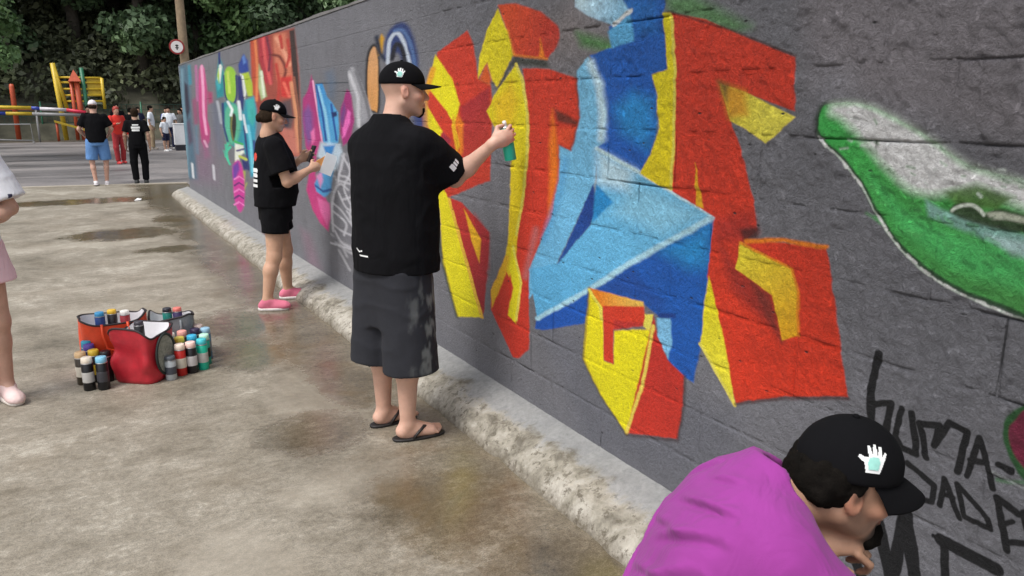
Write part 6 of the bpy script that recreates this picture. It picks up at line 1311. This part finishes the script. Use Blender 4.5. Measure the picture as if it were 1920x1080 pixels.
m=MB(); m.box((-.01,0,.012),(.062,.004,.026),Matrix.Rotation(R(-28),3,'Y')); m.obj('tan_strip',simple('tan_card',lin((214,150,84)),.6,.2),t)
m=MB(); m.box((.055,-.006,-.005),(.050,.002,.085),Matrix.Rotation(R(24),3,'Y')); m.obj('white_leaf',simple('white_card',(.72,.74,.76),.6,.05),t)
t=empty('phone',(1.735,6.38,1.225),'small black phone in the far hand of the woman at the wall','phone')
m=MB(); m.box((0,0,.02),(.010,.034,.072),Matrix.Rotation(R(24),3,'Y'),.003); m.obj('phone_case',simple('phone_black',(.012,.012,.014),.3,.1),t)
m=MB(); m.box((-.0085,0,.0225),(.0025,.030,.066),Matrix.Rotation(R(24),3,'Y')); m.obj('screen',simple('phone_glass',(.03,.035,.045),.12,.1),t)

# ---- crouching man in magenta -------------------------------------------------
def croucher():
    B=v(1.02,.98,0); t=empty('person',tuple(B),'crouching bearded man in magenta t-shirt and black cap with a hand badge, head bent','person')
    w_=lambda x,y,z: v(x,y,z)-B
    P=w_(.90,1.0,.47); N=w_(1.112,.952,.872); up=N-P; rt=v(-.58,-.815,0); Mt=fr2(up,rt); L=np.linalg.norm(up)
    U=Mt[:,2]; RR=Mt[:,0]; FF=Mt[:,1]
    shR=P+U*(L*.86)+RR*.160+FF*.015; shL=P+U*(L*.86)-RR*.150+FF*.030
    J=dict(hs=.96,head=w_(1.240,.878,.912),Mh=fr(121,13,0),neck=N,pelvis=P,Mt=Mt,shR=shR,shL=shL,elR=w_(1.17,.66,.60),wrR=w_(1.33,.60,.42),elL=w_(1.12,1.02,.59),wrL=w_(1.190,.905,.815),
      hipR=w_(.80,.94,.40),hipL=w_(.84,1.12,.40),knR=w_(1.20,.80,.50),knL=w_(1.24,1.10,.48),anR=w_(1.02,.84,.085),anL=w_(1.05,1.10,.085),ftR=v(1,-.3,0),ftL=v(1,0,0))
    body(t,J,.0056,(.40,.225,.145),bulk=1.0,hair=(.015,.011,.009),beard=[(0,.075,-.092,.05,.045,.030,.92),(0,.1,-.044,.03,.02,.007,.8),(.055,.01,-.06,.03,.055,.035,.35),(.068,-.01,.012,.02,.022,.03,.7),(-.055,.01,-.06,.03,.055,.035,.35)],
      hands=dict(L=dict(f=v(.62,-.50,-.18),t=v(-.30,-.62,-.52),curls=[(30,50,35),(42,56,36),(54,60,38),(62,62,40)],thumb=.45,s=1.04,fan=1.6),R=dict(f=v(.7,-.1,-.5),t=v(.1,.6,.2),curl=(50,50,30),thumb=.8)))
    S=[(-.10,0,.0,.170,.145),(.05,0,-.010,.176,.140),(.22,0,-.030,.184,.130),(.34,0,-.040,.190,.118),(.42,0,-.034,.180,.102),(.475,0,-.022,.142,.088),(.510,0,-.008,.092,.076),(.535,0,.004,.074,.070)]
    elR,elL=J['elR'],J['elL']
    CR=[(.15,.42,-.02,.37,.009,.011),(.16,.37,.00,.28,.010,.012),(.16,.30,.02,.17,.009,.013),(-.02,.48,-.10,.41,.006,.010),(.09,.47,.01,.44,.006,.008),(.17,.20,.02,.07,.009,.014),(-.14,.38,-.05,.22,.007,.013),(.06,.33,-.08,.30,.005,.010),(.10,.24,-.04,.20,.006,.011),(-.12,.28,.0,.10,.007,.014),(.03,.14,-.12,.10,.007,.012),(.13,.12,.0,.0,.008,.013),(-.15,.16,-.05,.02,.007,.013)]
    def fold(Pn):
        q=(Pn-P)@Mt; a=q[:,2]*1.0+q[:,0]*.9; n=fbm(Pn,5,2,33)
        d=-.0030*fbm(Pn,7,3,34); back=np.clip(-q[:,1]*14+.4,0,1)
        for x0,z0,x1,z1,am,w in CR:
            ex,ez=x1-x0,z1-z0; L2=ex*ex+ez*ez; px=q[:,0]-x0+.010*n; pz=q[:,2]-z0+.008*n; t=np.clip((px*ex+pz*ez)/L2,0,1); dx=px-t*ex; dz=pz-t*ez
            sd=(px*ez-pz*ex)/math.sqrt(L2); dist=np.hypot(dx,dz); tap=np.sin(np.pi*np.clip(t*.86+.1,0,1))
            w=w*.8; d=d+back*tap*am*1.35*(np.exp(-(dist/w)**2)-.75*np.exp(-((dist-1.7*w)/w)**2)*(sd>0))
        return d
    ts=garment(t,'tshirt',[(Loft(P,Mt,S,2.3),0),(Cone(shR-RR*.01,shR+(elR-shR)*.80,.078,.090,True),.06),(Cone(shL+RR*.02-U*.015,shL+(elL-shL)*.75,.072,.088,True),.08)],.0062,M_mag,extra=fold,
      cuts=[(Cone(N+RR*.014-FF*.006+v(.012,-.004,.004),N+(J['head']-N)*.9+RR*.012,.080,.094),.014)])
    # faint dark streak print low on the back
    nn=-FF+v(0,-.2,.3); r_=random.Random(3); 
    shp=[]
    for i in range(8):
        x=-.075+.018*i; y=r_.uniform(-.03,.01); shp.append([(x,y),(x+.006,y),(x+.030,y+.07),(x+.026,y+.072)])
    decal(None,ts,P+U*.12+RR*.03-FF*.12,nn,U,shp,simple('faded_violet_print',(.15,.03,.20),.85,.4,60),res=.0035,off=.0015)
    # collar ribbing
    m=MB(); ax=unit(J['head']-N); e1=unit(np.cross(ax,v(0,0,1))); e2=np.cross(ax,e1)
    pants=cloth('dark_trousers',(.02,.021,.025),.9,.2)
    garment(t,'trousers',[(Loft(P,Mt,[(-.16,0,.02,.16,.13),(.04,0,0,.165,.14)],2.2),0),(Cone(J['hipR'],J['knR'],.10,.078),.04),(Cone(J['hipL'],J['knL'],.10,.078),.04),(Cone(J['knR'],J['anR']+v(0,0,.03),.075,.058,True),.03),(Cone(J['knL'],J['anL']+v(0,0,.03),.075,.058,True),.03)],.009,pants,fold=.008,seed=44)
    bk=simple('black_shoe',(.015,.015,.016),.6,.1)
    for q in 'RL': a=J['an'+q]; shoe(t,v(a[0],a[1],0),J['ft'+q],bk,simple('shoe_sole',(.3,.3,.3),.7,.1),.009,.27)
    c=cap(t,J['head'],J['Mh'],1.0,M_cap,h=.0048,tilt=-4,brimlen=.066,drop=.034,rear=.009); M=J['Mh']
    ctr=J['head']+M@v(.07,-.005,.078); nn=M@v(1,.0,.42)
    decal(None,c,ctr,nn,M@v(-.25,-.10,1),HANDPATCH,M_white,'badge',.0016,.002); decal(None,c,ctr,nn,M@v(-.25,-.10,1),HANDIN,M_mint,'badge',.0016,.0034)
    H=J['head']; T=lambda x,y,z: H+M@v(x,y,z)
    strands(t,'hair',[(Ell(T(0,-.037,.021),(.0805,.071,.070),M),.01),(Ell(T(0,-.078,-.008),(.058,.034,.034),M),.02),(Ell(T(.070,-.012,.020),(.008,.014,.022),M),.006),(Ell(T(.055,-.055,-.008),(.022,.026,.026),M),.015)],.005,M_hair,5)
    strands(t,'beard',[(Ell(T(0,.070,-.100),(.036,.030,.022),M),.01),(Ell(T(0,.088,-.088),(.020,.020,.020),M),.01)],.005,M_hair,6)
    # thin cord round the neck
    mm=MB(); pts=[]
    for i in range(25):
        a=2*math.pi*i/24; pts.append(N+ax*.030+(e1*math.cos(a)+e2*math.sin(a))*.0665)
    mm.tube([tuple(p) for p in pts],.0016,5,False); mm.obj('cord',simple('tan_cord',(.30,.16,.06),.6,.1),t,True)
croucher()

# ---- girl cut by the left edge --------------------------------------------------
def girl():
    B=v(-.49,5.0,0); t=empty('person',tuple(B),'person in white t-shirt, pink shorts and pale pink shoes at the left edge','person')
    w_=lambda x,y,z: v(x+.018,y,z*1.02)-B; Mt=fr(140)
    J=dict(head=w_(-.54,4.98,1.55),Mh=fr(120,8),neck=w_(-.555,5.0,1.41),pelvis=w_(-.55,5.0,.86),Mt=Mt,shR=w_(-.68,4.91,1.34),shL=w_(-.42,5.07,1.34),elR=w_(-.75,4.85,1.08),wrR=w_(-.58,4.78,1.0),elL=w_(-.325,5.02,1.06),wrL=w_(-.46,4.86,.98),
      hipR=w_(-.62,4.96,.85),hipL=w_(-.48,5.04,.85),knR=w_(-.62,4.95,.45),knL=w_(-.455,5.01,.45),anR=w_(-.64,4.97,.085),anL=w_(-.465,5.02,.085),ftR=v(.4,-1,0),ftL=v(.35,-.94,0))
    body(t,J,.009,(.52,.31,.23),bulk=1.0,hands=dict(L=dict(f=v(-.7,-.4,.0),t=v(0,-.2,1),curl=(20,30,20)),R=dict(f=v(.8,-.2,0),t=v(0,0,1),curl=(20,30,20))))
    S=[(0,0,0,.170,.13),(.25,0,.01,.175,.135),(.42,0,0,.175,.12),(.52,0,0,.150,.10),(.58,0,0,.09,.07)]
    wt=cloth('white_cotton',(.74,.75,.80),.9,.04); a,b_=J['shL'],J['elL']; c,d=J['shR'],J['elR']
    ts=garment(t,'tshirt',[(Loft(w_(-.55,5.0,.82),Mt,S,2.2),0),(Cone(a,a+(b_-a)*.86,.075,.105,True),.04),(Cone(c,c+(d-c)*.86,.075,.105,True),.04)],.010,wt,fold=.010,seed=51,stretch=(1,1,.5),cuts=[])
    decal(None,ts,w_(-.33,4.96,1.13),v(.6,-.8,0),v(0,0,1),[[(-.01,-.012),(.01,-.012),(.01,.012),(-.01,.012)]],simple('navy_print',(.03,.03,.08),.7,.1),res=.004)
    pk=cloth('pink_cotton',(.76,.52,.58),.9,.06)
    garment(t,'shorts',[(Loft(w_(-.55,5.0,.74),Mt,[(0,0,0,.155,.12),(.14,0,0,.15,.115)],2.2),0),(Cone(J['hipR'],w_(-.63,4.95,.66),.10,.115,True),.03),(Cone(J['hipL'],w_(-.455,5.03,.66),.10,.120,True),.03)],.010,pk,fold=.006,seed=52)
    ps=cloth('pale_pink_canvas',(.74,.56,.54),.8,.1); so=simple('cream_sole',(.7,.65,.6),.6,.1)
    for q in 'RL': a=J['an'+q]; shoe(t,v(a[0],a[1],0),J['ft'+q],ps,so,.008,.235)
    H=J['head']; M=J['Mh']; T=lambda x,y,z: H+M@v(x,y,z)
    strands(t,'hair',[(Ell(T(0,-.025,.045),(.086,.105,.088),M),.01),(Cone(T(0,-.07,0),T(0,-.09,-.22),.07,.05),.03)],.011,M_hair)
girl()

# ---- smaller people further off ---------------------------------------------------
def far_person(loc,az,hgt,label,shirt,lower,lc,skin=(.45,.27,.19),hairmat=None,capc=None,walk=0,arms='down',h=.02,shoec=(.5,.5,.5),sleeve=.75,back=None,bulk=1.0,group=None,head=None):
    k=hgt/1.75; t=empty('person',loc,label,'person',group); M=fr(az); r,f,z=M[:,0],M[:,1],v(0,0,1)
    X=lambda a,b_,c: (r*a+f*b_+z*c)*k
    ws=.10 if lower=='shorts' else .09
    J=dict(head=X(0,.03,1.615),Mh=fr(az if head is None else head,6),hs=k,neck=X(0,0,1.49),pelvis=X(0,0,.95),Mt=M,shR=X(.18,-.01,1.41),shL=X(-.18,-.01,1.41),
      hipR=X(ws,0,.91),hipL=X(-ws,0,.91),knR=X(ws*1.3,.10*walk+.01,.50),knL=X(-ws*1.3,-.02*walk,.50),anR=X(.10,.17*walk,.085),anL=X(-.10,-.16*walk,.085+.04*abs(walk)),ftR=f,ftL=f)
    if arms=='down': J.update(elR=X(.25,-.05-.05*walk,1.13),wrR=X(.26,.02-.08*walk,.88),elL=X(-.25,-.03+.05*walk,1.13),wrL=X(-.26,.06+.1*walk,.88))
    elif arms=='out': J.update(elR=X(.30,.02,1.16),wrR=X(.22,.20,1.02),elL=X(-.30,.02,1.16),wrL=X(-.22,.20,1.02))
    else: J.update(elR=X(.27,.10,1.18),wrR=X(.12,.26,1.22),elL=X(-.25,-.03,1.13),wrL=X(-.26,.06,.88))
    J['anL'][2]=max(J['anL'][2],.085)
    hd=dict(R=dict(f=J['wrR']-J['elR'],t=f,curl=(20,30,20)),L=dict(f=J['wrL']-J['elL'],t=f,curl=(20,30,20)))
    body(t,J,h*.8,skin,bulk=bulk*.9,hands=hd,brow=False,legs=.78 if lower=='trousers' else .9,under=.75)
    ar=[(Cone(J['sh'+q],J['sh'+q]+(J['el'+q]-J['sh'+q])*min(sleeve,1.0),.066*k,.078*k,True),.03) for q in 'RL']
    if sleeve>1: ar+=[(Cone(J['el'+q],J['wr'+q],.055*k,.045*k,True),.03) for q in 'RL']
    S=[(0,0,0,.165*k*bulk,.13*k*bulk),(.25*k,0,.01,.170*k*bulk,.135*k*bulk),(.44*k,0,0,.178*k*bulk,.12*k),(.54*k,0,0,.150*k,.095*k),(.60*k,0,0,.08*k,.07*k)]
    ts=garment(t,'tshirt',[(Loft(X(0,0,.885),M,S,2.2),0)]+ar,h,shirt,fold=.005,seed=int(az)+3,stretch=(1,1,.5))
    if lower=='shorts': lg=[(Cone(J['hip'+q],J['hip'+q]+(J['kn'+q]-J['hip'+q])*.92,.098*k*bulk,.100*k*bulk,True),.015) for q in 'RL']
    else: lg=sum([[(Cone(J['hip'+q],J['kn'+q],.102*k*bulk,.082*k),.03),(Cone(J['kn'+q],J['an'+q],.082*k,.072*k,True),.03)] for q in 'RL'],[])
    garment(t,lower,[(Loft(X(0,0,.82),M,[(0,0,0,.15*k*bulk,.12*k*bulk),(.14*k,0,0,.15*k*bulk,.12*k*bulk)],2.2),0)]+lg,h,lc,fold=.003,seed=9)
    sm=simple('shoe_fabric',shoec,.7,.1)
    for q in 'RL': a=J['an'+q]; shoe(t,v(a[0],a[1],a[2]-.085),f,sm,sm,h*.6,.25)
    H=J['head']; Mh=J['Mh']; T=lambda x,y,zz: H+Mh@(v(x,y,zz)*k)
    if capc is not None: cap(t,H,Mh,k,capc,h=.012,tilt=0)
    if hairmat is not None: strands(t,'hair',[(Ell(T(0,-.022,.042),(.086*k,.104*k,.088*k),Mh),.01)]+([(Ell(T(0,-.045,-.02),(.078*k,.065*k,.075*k),Mh),.02)]),h*.7,hairmat)
    if capc is not None and hairmat is None: strands(t,'hair',[(Ell(T(0,-.045,-.005),(.078*k,.066*k,.060*k),Mh),.01)],h*.6,M_hairb)
    if back:
        for zz,wd,hh in back: decal(None,ts,X(0,-.12,zz),-f,z,[[(-wd,-hh),(wd,-hh),(wd,hh),(-wd,hh)]],M_white,res=.02,off=.006)
    return t
M_denim=cloth('blue_denim',(.10,.22,.46),.85,.25); M_navy=cloth('navy_cotton',(.012,.016,.05),.9,.2); M_blk2=M_black
M_redc=cloth('red_cotton',(.55,.03,.02),.85,.15); M_wht2=cloth('white_shirt_cotton',(.68,.72,.78),.9,.06); M_cream=cloth('cream_cotton',(.50,.45,.34),.9,.1); M_blue=cloth('royal_blue_cotton',(.03,.05,.30),.9,.15); M_khaki=cloth('khaki_cloth',(.36,.27,.17),.9,.15); M_olive=cloth('grey_cloth',(.09,.09,.09),.9,.15)
M_capw=cloth('white_cap_cloth',(.66,.62,.64),.9,.1)
far_person((.56,18.55,0),4,1.76,'walking man in white cap, black t-shirt and light denim shorts, seen from behind',M_blk2,'shorts',M_denim,capc=M_capw,walk=.4,arms='out',h=.017,shoec=(.72,.68,.70),bulk=1.15,skin=(.55,.32,.24))
far_person((1.33,18.6,0),8,1.60,'woman in loose black top and black trousers walking away beside the man in denim shorts',M_blk2,'trousers',M_blk2,hairmat=M_hairb,walk=.3,arms='down',h=.017,shoec=(.03,.03,.03),back=[(1.30,.085,.022),(1.24,.075,.02),(1.36,.06,.012)],bulk=1.08)
far_person((1.42,27.0,-.1),160,1.74,'person in bright red top and dark trousers standing on the road behind the walking woman',M_redc,'trousers',cloth('dark_red_cloth',(.30,.025,.03),.9,.2),hairmat=simple('reddish_hair',(.30,.03,.02),.6,.3),walk=.3,arms='front',shoec=(.5,.04,.04),sleeve=1.2)
far_person((.85,33.5,-.1),176,1.78,'dark haired man in black behind the white cap of the walking man',M_blk2,'trousers',M_olive,hairmat=M_hair,h=.026,shoec=(.05,.05,.05))
far_person((2.05,38,-.1),185,1.86,'tall person in black top and trousers just left of the person in red',M_blk2,'trousers',M_blk2,hairmat=M_hair,h=.028,shoec=(.05,.05,.05))
far_person((3.12,35.5,-.1),100,1.78,'person in light blue white shirt and khaki trousers in the far group by the pole',M_wht2,'trousers',M_khaki,hairmat=M_hair,h=.028,shoec=(.4,.35,.3))
far_person((2.62,36.5,-.1),60,1.66,'person in cream top just right of the person in red',M_cream,'trousers',M_olive,hairmat=M_hairb,h=.028,shoec=(.3,.3,.3))
far_person((3.95,37.5,-.1),210,1.70,'person in royal blue top in the far group by the pole',M_blue,'trousers',M_olive,hairmat=M_hairb,h=.028,shoec=(.3,.3,.3))
far_person((3.45,33.8,-.1),140,1.34,'child in white shirt and dark shorts in front of the far group',M_wht2,'shorts',M_navy,hairmat=M_hair,h=.026,shoec=(.6,.6,.6))
far_person((4.35,36.2,-.1),230,1.66,'person in grey top nearest to the end of the wall in the far group',M_olive,'trousers',M_navy,hairmat=M_hair,h=.028,shoec=(.2,.2,.2))
far_person((-1.93,8.9,0),100,1.72,'person in navy t-shirt barely showing at the left edge behind another',M_navy,'trousers',M_olive,hairmat=M_hair,h=.016,shoec=(.2,.2,.2))
far_person((2.30,34.4,-.1),20,1.70,'person in dark clothes just right of the person in red, seen from behind',M_blk2,'trousers',M_olive,hairmat=M_hair,h=.028,shoec=(.05,.05,.05))
far_person((3.78,35.2,-.1),190,1.74,'person in white top between the one in royal blue and the white box',M_wht2,'trousers',M_navy,hairmat=M_hair,h=.028,shoec=(.3,.3,.3))
far_person((4.75,38.6,-.1),200,1.76,'person in black at the back of the far group by the wall end',M_blk2,'trousers',M_navy,hairmat=M_hair,h=.03,shoec=(.1,.1,.1))
far_person((2.95,39.2,-.1),170,1.72,'person in navy blue at the back of the far group',M_navy,'trousers',M_olive,hairmat=M_hair,h=.03,shoec=(.1,.1,.1))
t=empty('cooler_box',(4.0,34.2,-.1),'white plastic box on a dark stand at the feet of the far group','box')
m=MB(); m.box((0,0,.62),(.20,.16,.40),None,.02); m.obj('tub',simple('white_plastic',(.75,.76,.78),.4,.05),t); m=MB(); m.box((0,0,1.045),(.21,.17,.025),None,.01); m.obj('lid',simple('white_lid',(.68,.70,.72),.4,.05),t); m=MB(); m.box((0,0,.11),(.18,.14,.11)); m.obj('stand',simple('dark_stand',(.02,.02,.03),.6,.1),t)
# ---- soft bags of spray paint on the ground ------------------------------------
def bag(loc,az,wd,dp,ht,label,outer,seed,sag=.0,top=1.04,mesh_side=False,front_pocket=False):
    t=empty('tote_bag',loc,label,'bag'); t.rotation_euler=(0,0,R(az)); r_=np.random.default_rng(seed); n=48
    def ring(z,kx,ky,amp,ins=0,dz=None):
        o=[]
        for i in range(n):
            a=2*math.pi*i/n; c,s_=math.cos(a),math.sin(a); e=.42
            x=math.copysign(abs(c)**e,c)*(wd/2*kx-ins); y=math.copysign(abs(s_)**e,s_)*(dp/2*ky-ins)
            nn=float(vnoise(np.array([[x*15+seed,y*15,z*11]]),1.,seed)[0])*amp; q=math.hypot(x,y)+1e-6
            zz=z+(0 if dz is None else dz*math.sin(2*a+seed)+dz*.6*math.sin(3*a+1.3*seed))
            o.append((x*(1+nn/q),y*(1+nn/q),zz))
        return o
    def loops(ls,flip=False,cap0=True):
        V=[p for l in ls for p in l]; F=[]
        for k in range(len(ls)-1):
            for i in range(n): q=(k*n+i,k*n+(i+1)%n,(k+1)*n+(i+1)%n,(k+1)*n+i); F.append(q[::-1] if flip else q)
        if cap0: F.append(tuple(range(n)) if flip else tuple(range(n))[::-1])
        return V,F
    zs=[.0,.012]+[.08+.07*i for i in range(12)]+[1.0]; ks=[float(np.interp(z,[0,.02,.3,.6,.86,1],[.93,1,1.06,1.0,top,top])) for z in zs]
    V,F=loops([ring(z*ht,k,k,(.026*math.sin(3.14*min(1,z*1.05))+.004) if .05<z<.95 else .010 if z>.9 else 0,0,.010+sag if z>=.95 else None) for z,k in zip(zs,ks)]); mesh_obj('shell',V,F,outer,t)
    V,F=loops([ring(max(.012,z*ht),k,k,.006,.010,.010+sag if z>=.95 else None) for z,k in zip(zs[-6:],ks[-6:])],True); mesh_obj('lining',V,F,simple('white_lining',(.82,.81,.83),.6,.06,8,.3,60),t)
    rim=ring(ht,top,top,.010,.001,.010+sag); m=MB(); m.tube(rim+[rim[0]],.0065,6,False); m.obj('rim_piping',simple('dark_piping',(.02,.014,.016),.6,.1),t,True)
    for sy in((-1,1) if not mesh_side else (1,)):
        m=MB(); w4=wd*.2; y=sy*(dp/2*1.06+.012); m.tube([(-w4,y-sy*.012,ht*.96),(-w4,y,ht*.80),(-w4*.8,y+sy*.012,ht*.52),(0,y+sy*.016,ht*.44),(w4*.8,y+sy*.012,ht*.53),(w4,y,ht*.80),(w4,y-sy*.012,ht*.96)],.008,6); m.obj('handle',outer,t,True)
    if mesh_side:
        # pale side pocket with a dark bound edge, facing the right-hand end
        x0=wd/2*1.05+.012; m=MB(); pts=[(math.cos(a)*dp*.36,math.sin(a)*ht*.40+ht*.52) for a in np.linspace(0,6.283,25)[:-1]]
        m.add([(x0+.004,0,ht*.52)]+[(x0,p,q) for p,q in pts],[(0,1+i,1+(i+1)%24) for i in range(24)]); m.obj('side_pocket',simple('pale_mesh',(.28,.30,.26),.8,.35,60,.6,200),t,True)
        m=MB(); m.tube([(x0+.002,p,q) for p,q in pts]+[(x0+.002,*pts[0])],.008,6,False); m.obj('pocket_binding',simple('dark_binding',(.012,.02,.018),.6,.1),t,True)
    return t
M_orn=simple('orange_nylon',(.78,.075,.02),.5,.12,20,.4,30); M_rednyl=simple('red_nylon',(.42,.016,.028),.42,.2,14,.5,26); M_gryn=simple('grey_nylon',(.22,.24,.26),.5,.2,14,.5,26)
bag((.13,5.31,0),2,.36,.24,.34,'orange bag with white lining, standing open behind the red bag',M_orn,2,.006)
bag((.265,5.03,0),-40,.27,.25,.31,'red bag with white lining and oval side pocket, in front of the others',M_rednyl,5,.012,1.08,True)
bag((.47,5.36,0),-4,.26,.2,.29,'pale grey bag with white lining at the back right of the paint bags',M_gryn,9,.008)
CANS=[((-.055,4.96,0),(14,14,18),(236,224,206),None,'black spray can with cream cap, standing front left of the bags',.2),
((.035,4.93,0),(16,18,24),(130,196,226),(60,60,66),'black spray can with light blue cap, standing beside the red bag',.2),
((-.085,5.09,0),(60,52,40),(238,200,150),None,'brown spray can with tan cap against the orange bag',.2),
((.0,5.10,0),(24,20,22),(226,190,60),(190,160,40),'dark spray can with yellow cap between the orange and red bags',.2),
((.062,5.075,0),(20,20,24),(30,28,34),None,'all black spray can tucked behind the light blue capped one',.19),
((-.02,5.165,.03),(30,40,110),(90,70,160),None,'spray can with purple cap leaning at the orange bag',.22),
((.50,4.97,0),(190,40,36),(250,226,210),None,'red spray can with white cap, nearest right of the red bag',.2),
((.565,4.985,0),(26,24,28),(240,205,196),(200,196,196),'black and white banded spray can with pinkish cap, front right',.2),
((.635,5.02,0),(30,180,150),(70,190,200),None,'turquoise spray can with blue cap at the right end',.2),
((.515,5.09,.0),(36,30,20),(240,222,90),None,'spray can with bright yellow cap behind the red can',.21),
((.590,5.10,0),(20,90,130),(60,180,220),None,'dark blue spray can with sky blue cap, second row right',.21),
((.665,5.12,0),(24,150,130),(190,236,214),(20,20,20),'green spray can with pale mint cap, second row far right',.2),
((.470,5.18,.0),(30,26,30),(240,238,232),None,'spray can with white cap behind the side pocket of the red bag',.22),
((.545,5.20,.0),(40,20,30),(236,170,160),None,'dark spray can with salmon cap in the third row right',.22),
((.625,5.21,.0),(24,22,36),(50,40,70),None,'spray can with violet black cap in the third row right',.22),
((.690,5.235,0),(70,120,150),(150,190,214),None,'steel blue spray can at the back right corner of the group',.21)]
CANS+=[((-.045,5.215,0),(20,110,140),(40,150,180),None,'teal blue spray can half hidden at the left end of the orange bag',.23),
((.43,5.27,0),(230,225,215),(40,36,40),(150,40,60),'white spray can with black cap and crimson band behind the red bag',.24),
((.36,5.255,0),(60,60,70),(210,60,60),None,'grey spray can with red cap behind the open red bag',.26),
((.575,5.29,0),(24,24,30),(170,200,220),None,'black spray can with pale blue cap in the back row right',.23),
((.655,5.30,0),(120,50,60),(225,200,190),None,'maroon spray can with beige cap in the back row right',.22),
((.40,4.915,0),(170,176,180),(90,96,104),None,'silver spray can in front of the oval pocket of the red bag',.15)]
IN=[((.06,5.33,.222),(30,60,120),(60,150,200),'blue spray can standing inside the orange bag, left end'),((.13,5.36,.222),(40,36,40),(236,190,60),'dark spray can with amber cap inside the orange bag'),((.20,5.30,.222),(150,40,50),(240,236,230),'crimson spray can with white cap inside the orange bag'),
((.45,5.37,.19),(30,120,110),(40,40,50),'teal spray can with black cap inside the grey bag'),((.51,5.35,.19),(60,50,90),(220,120,110),'violet spray can with coral cap inside the grey bag'),((.26,5.06,.203),(24,24,28),(60,56,64),'black spray can inside the open red bag')]
for p,bc,cc,lab in IN: can(p,bc,cc,lab,h=.15,r=.029,group='spray cans inside the bags')
for i,(p,bc,cc,band,lab,hh) in enumerate(CANS):
    if band is None: band=[(190,188,184),(70,74,84),(214,206,190),(120,126,136)][i%4] if i not in (4,) else None
    if p[0]>.42: p=(p[0]-.035,p[1],0)
    if p[0]<-.03: p=(p[0]+.015,p[1],0)
    can((p[0],p[1],0),bc,cc,lab,h=hh,band=band,group='spray cans standing round the bags')
# small litter and puddle-side scraps
t=empty('paper_scrap',(.99,15.2,.0),'tiny white scrap of paper lying on the far pavement','litter'); m=MB(); m.add([(-.06,-.03,.004),(.05,-.05,.01),(.07,.04,.03),(-.03,.05,.008),(0,0,.045)],[(0,1,4),(1,2,4),(2,3,4),(3,0,4)]); m.obj('scrap',simple('scrap_paper',(.7,.7,.7),.8,.05),t)
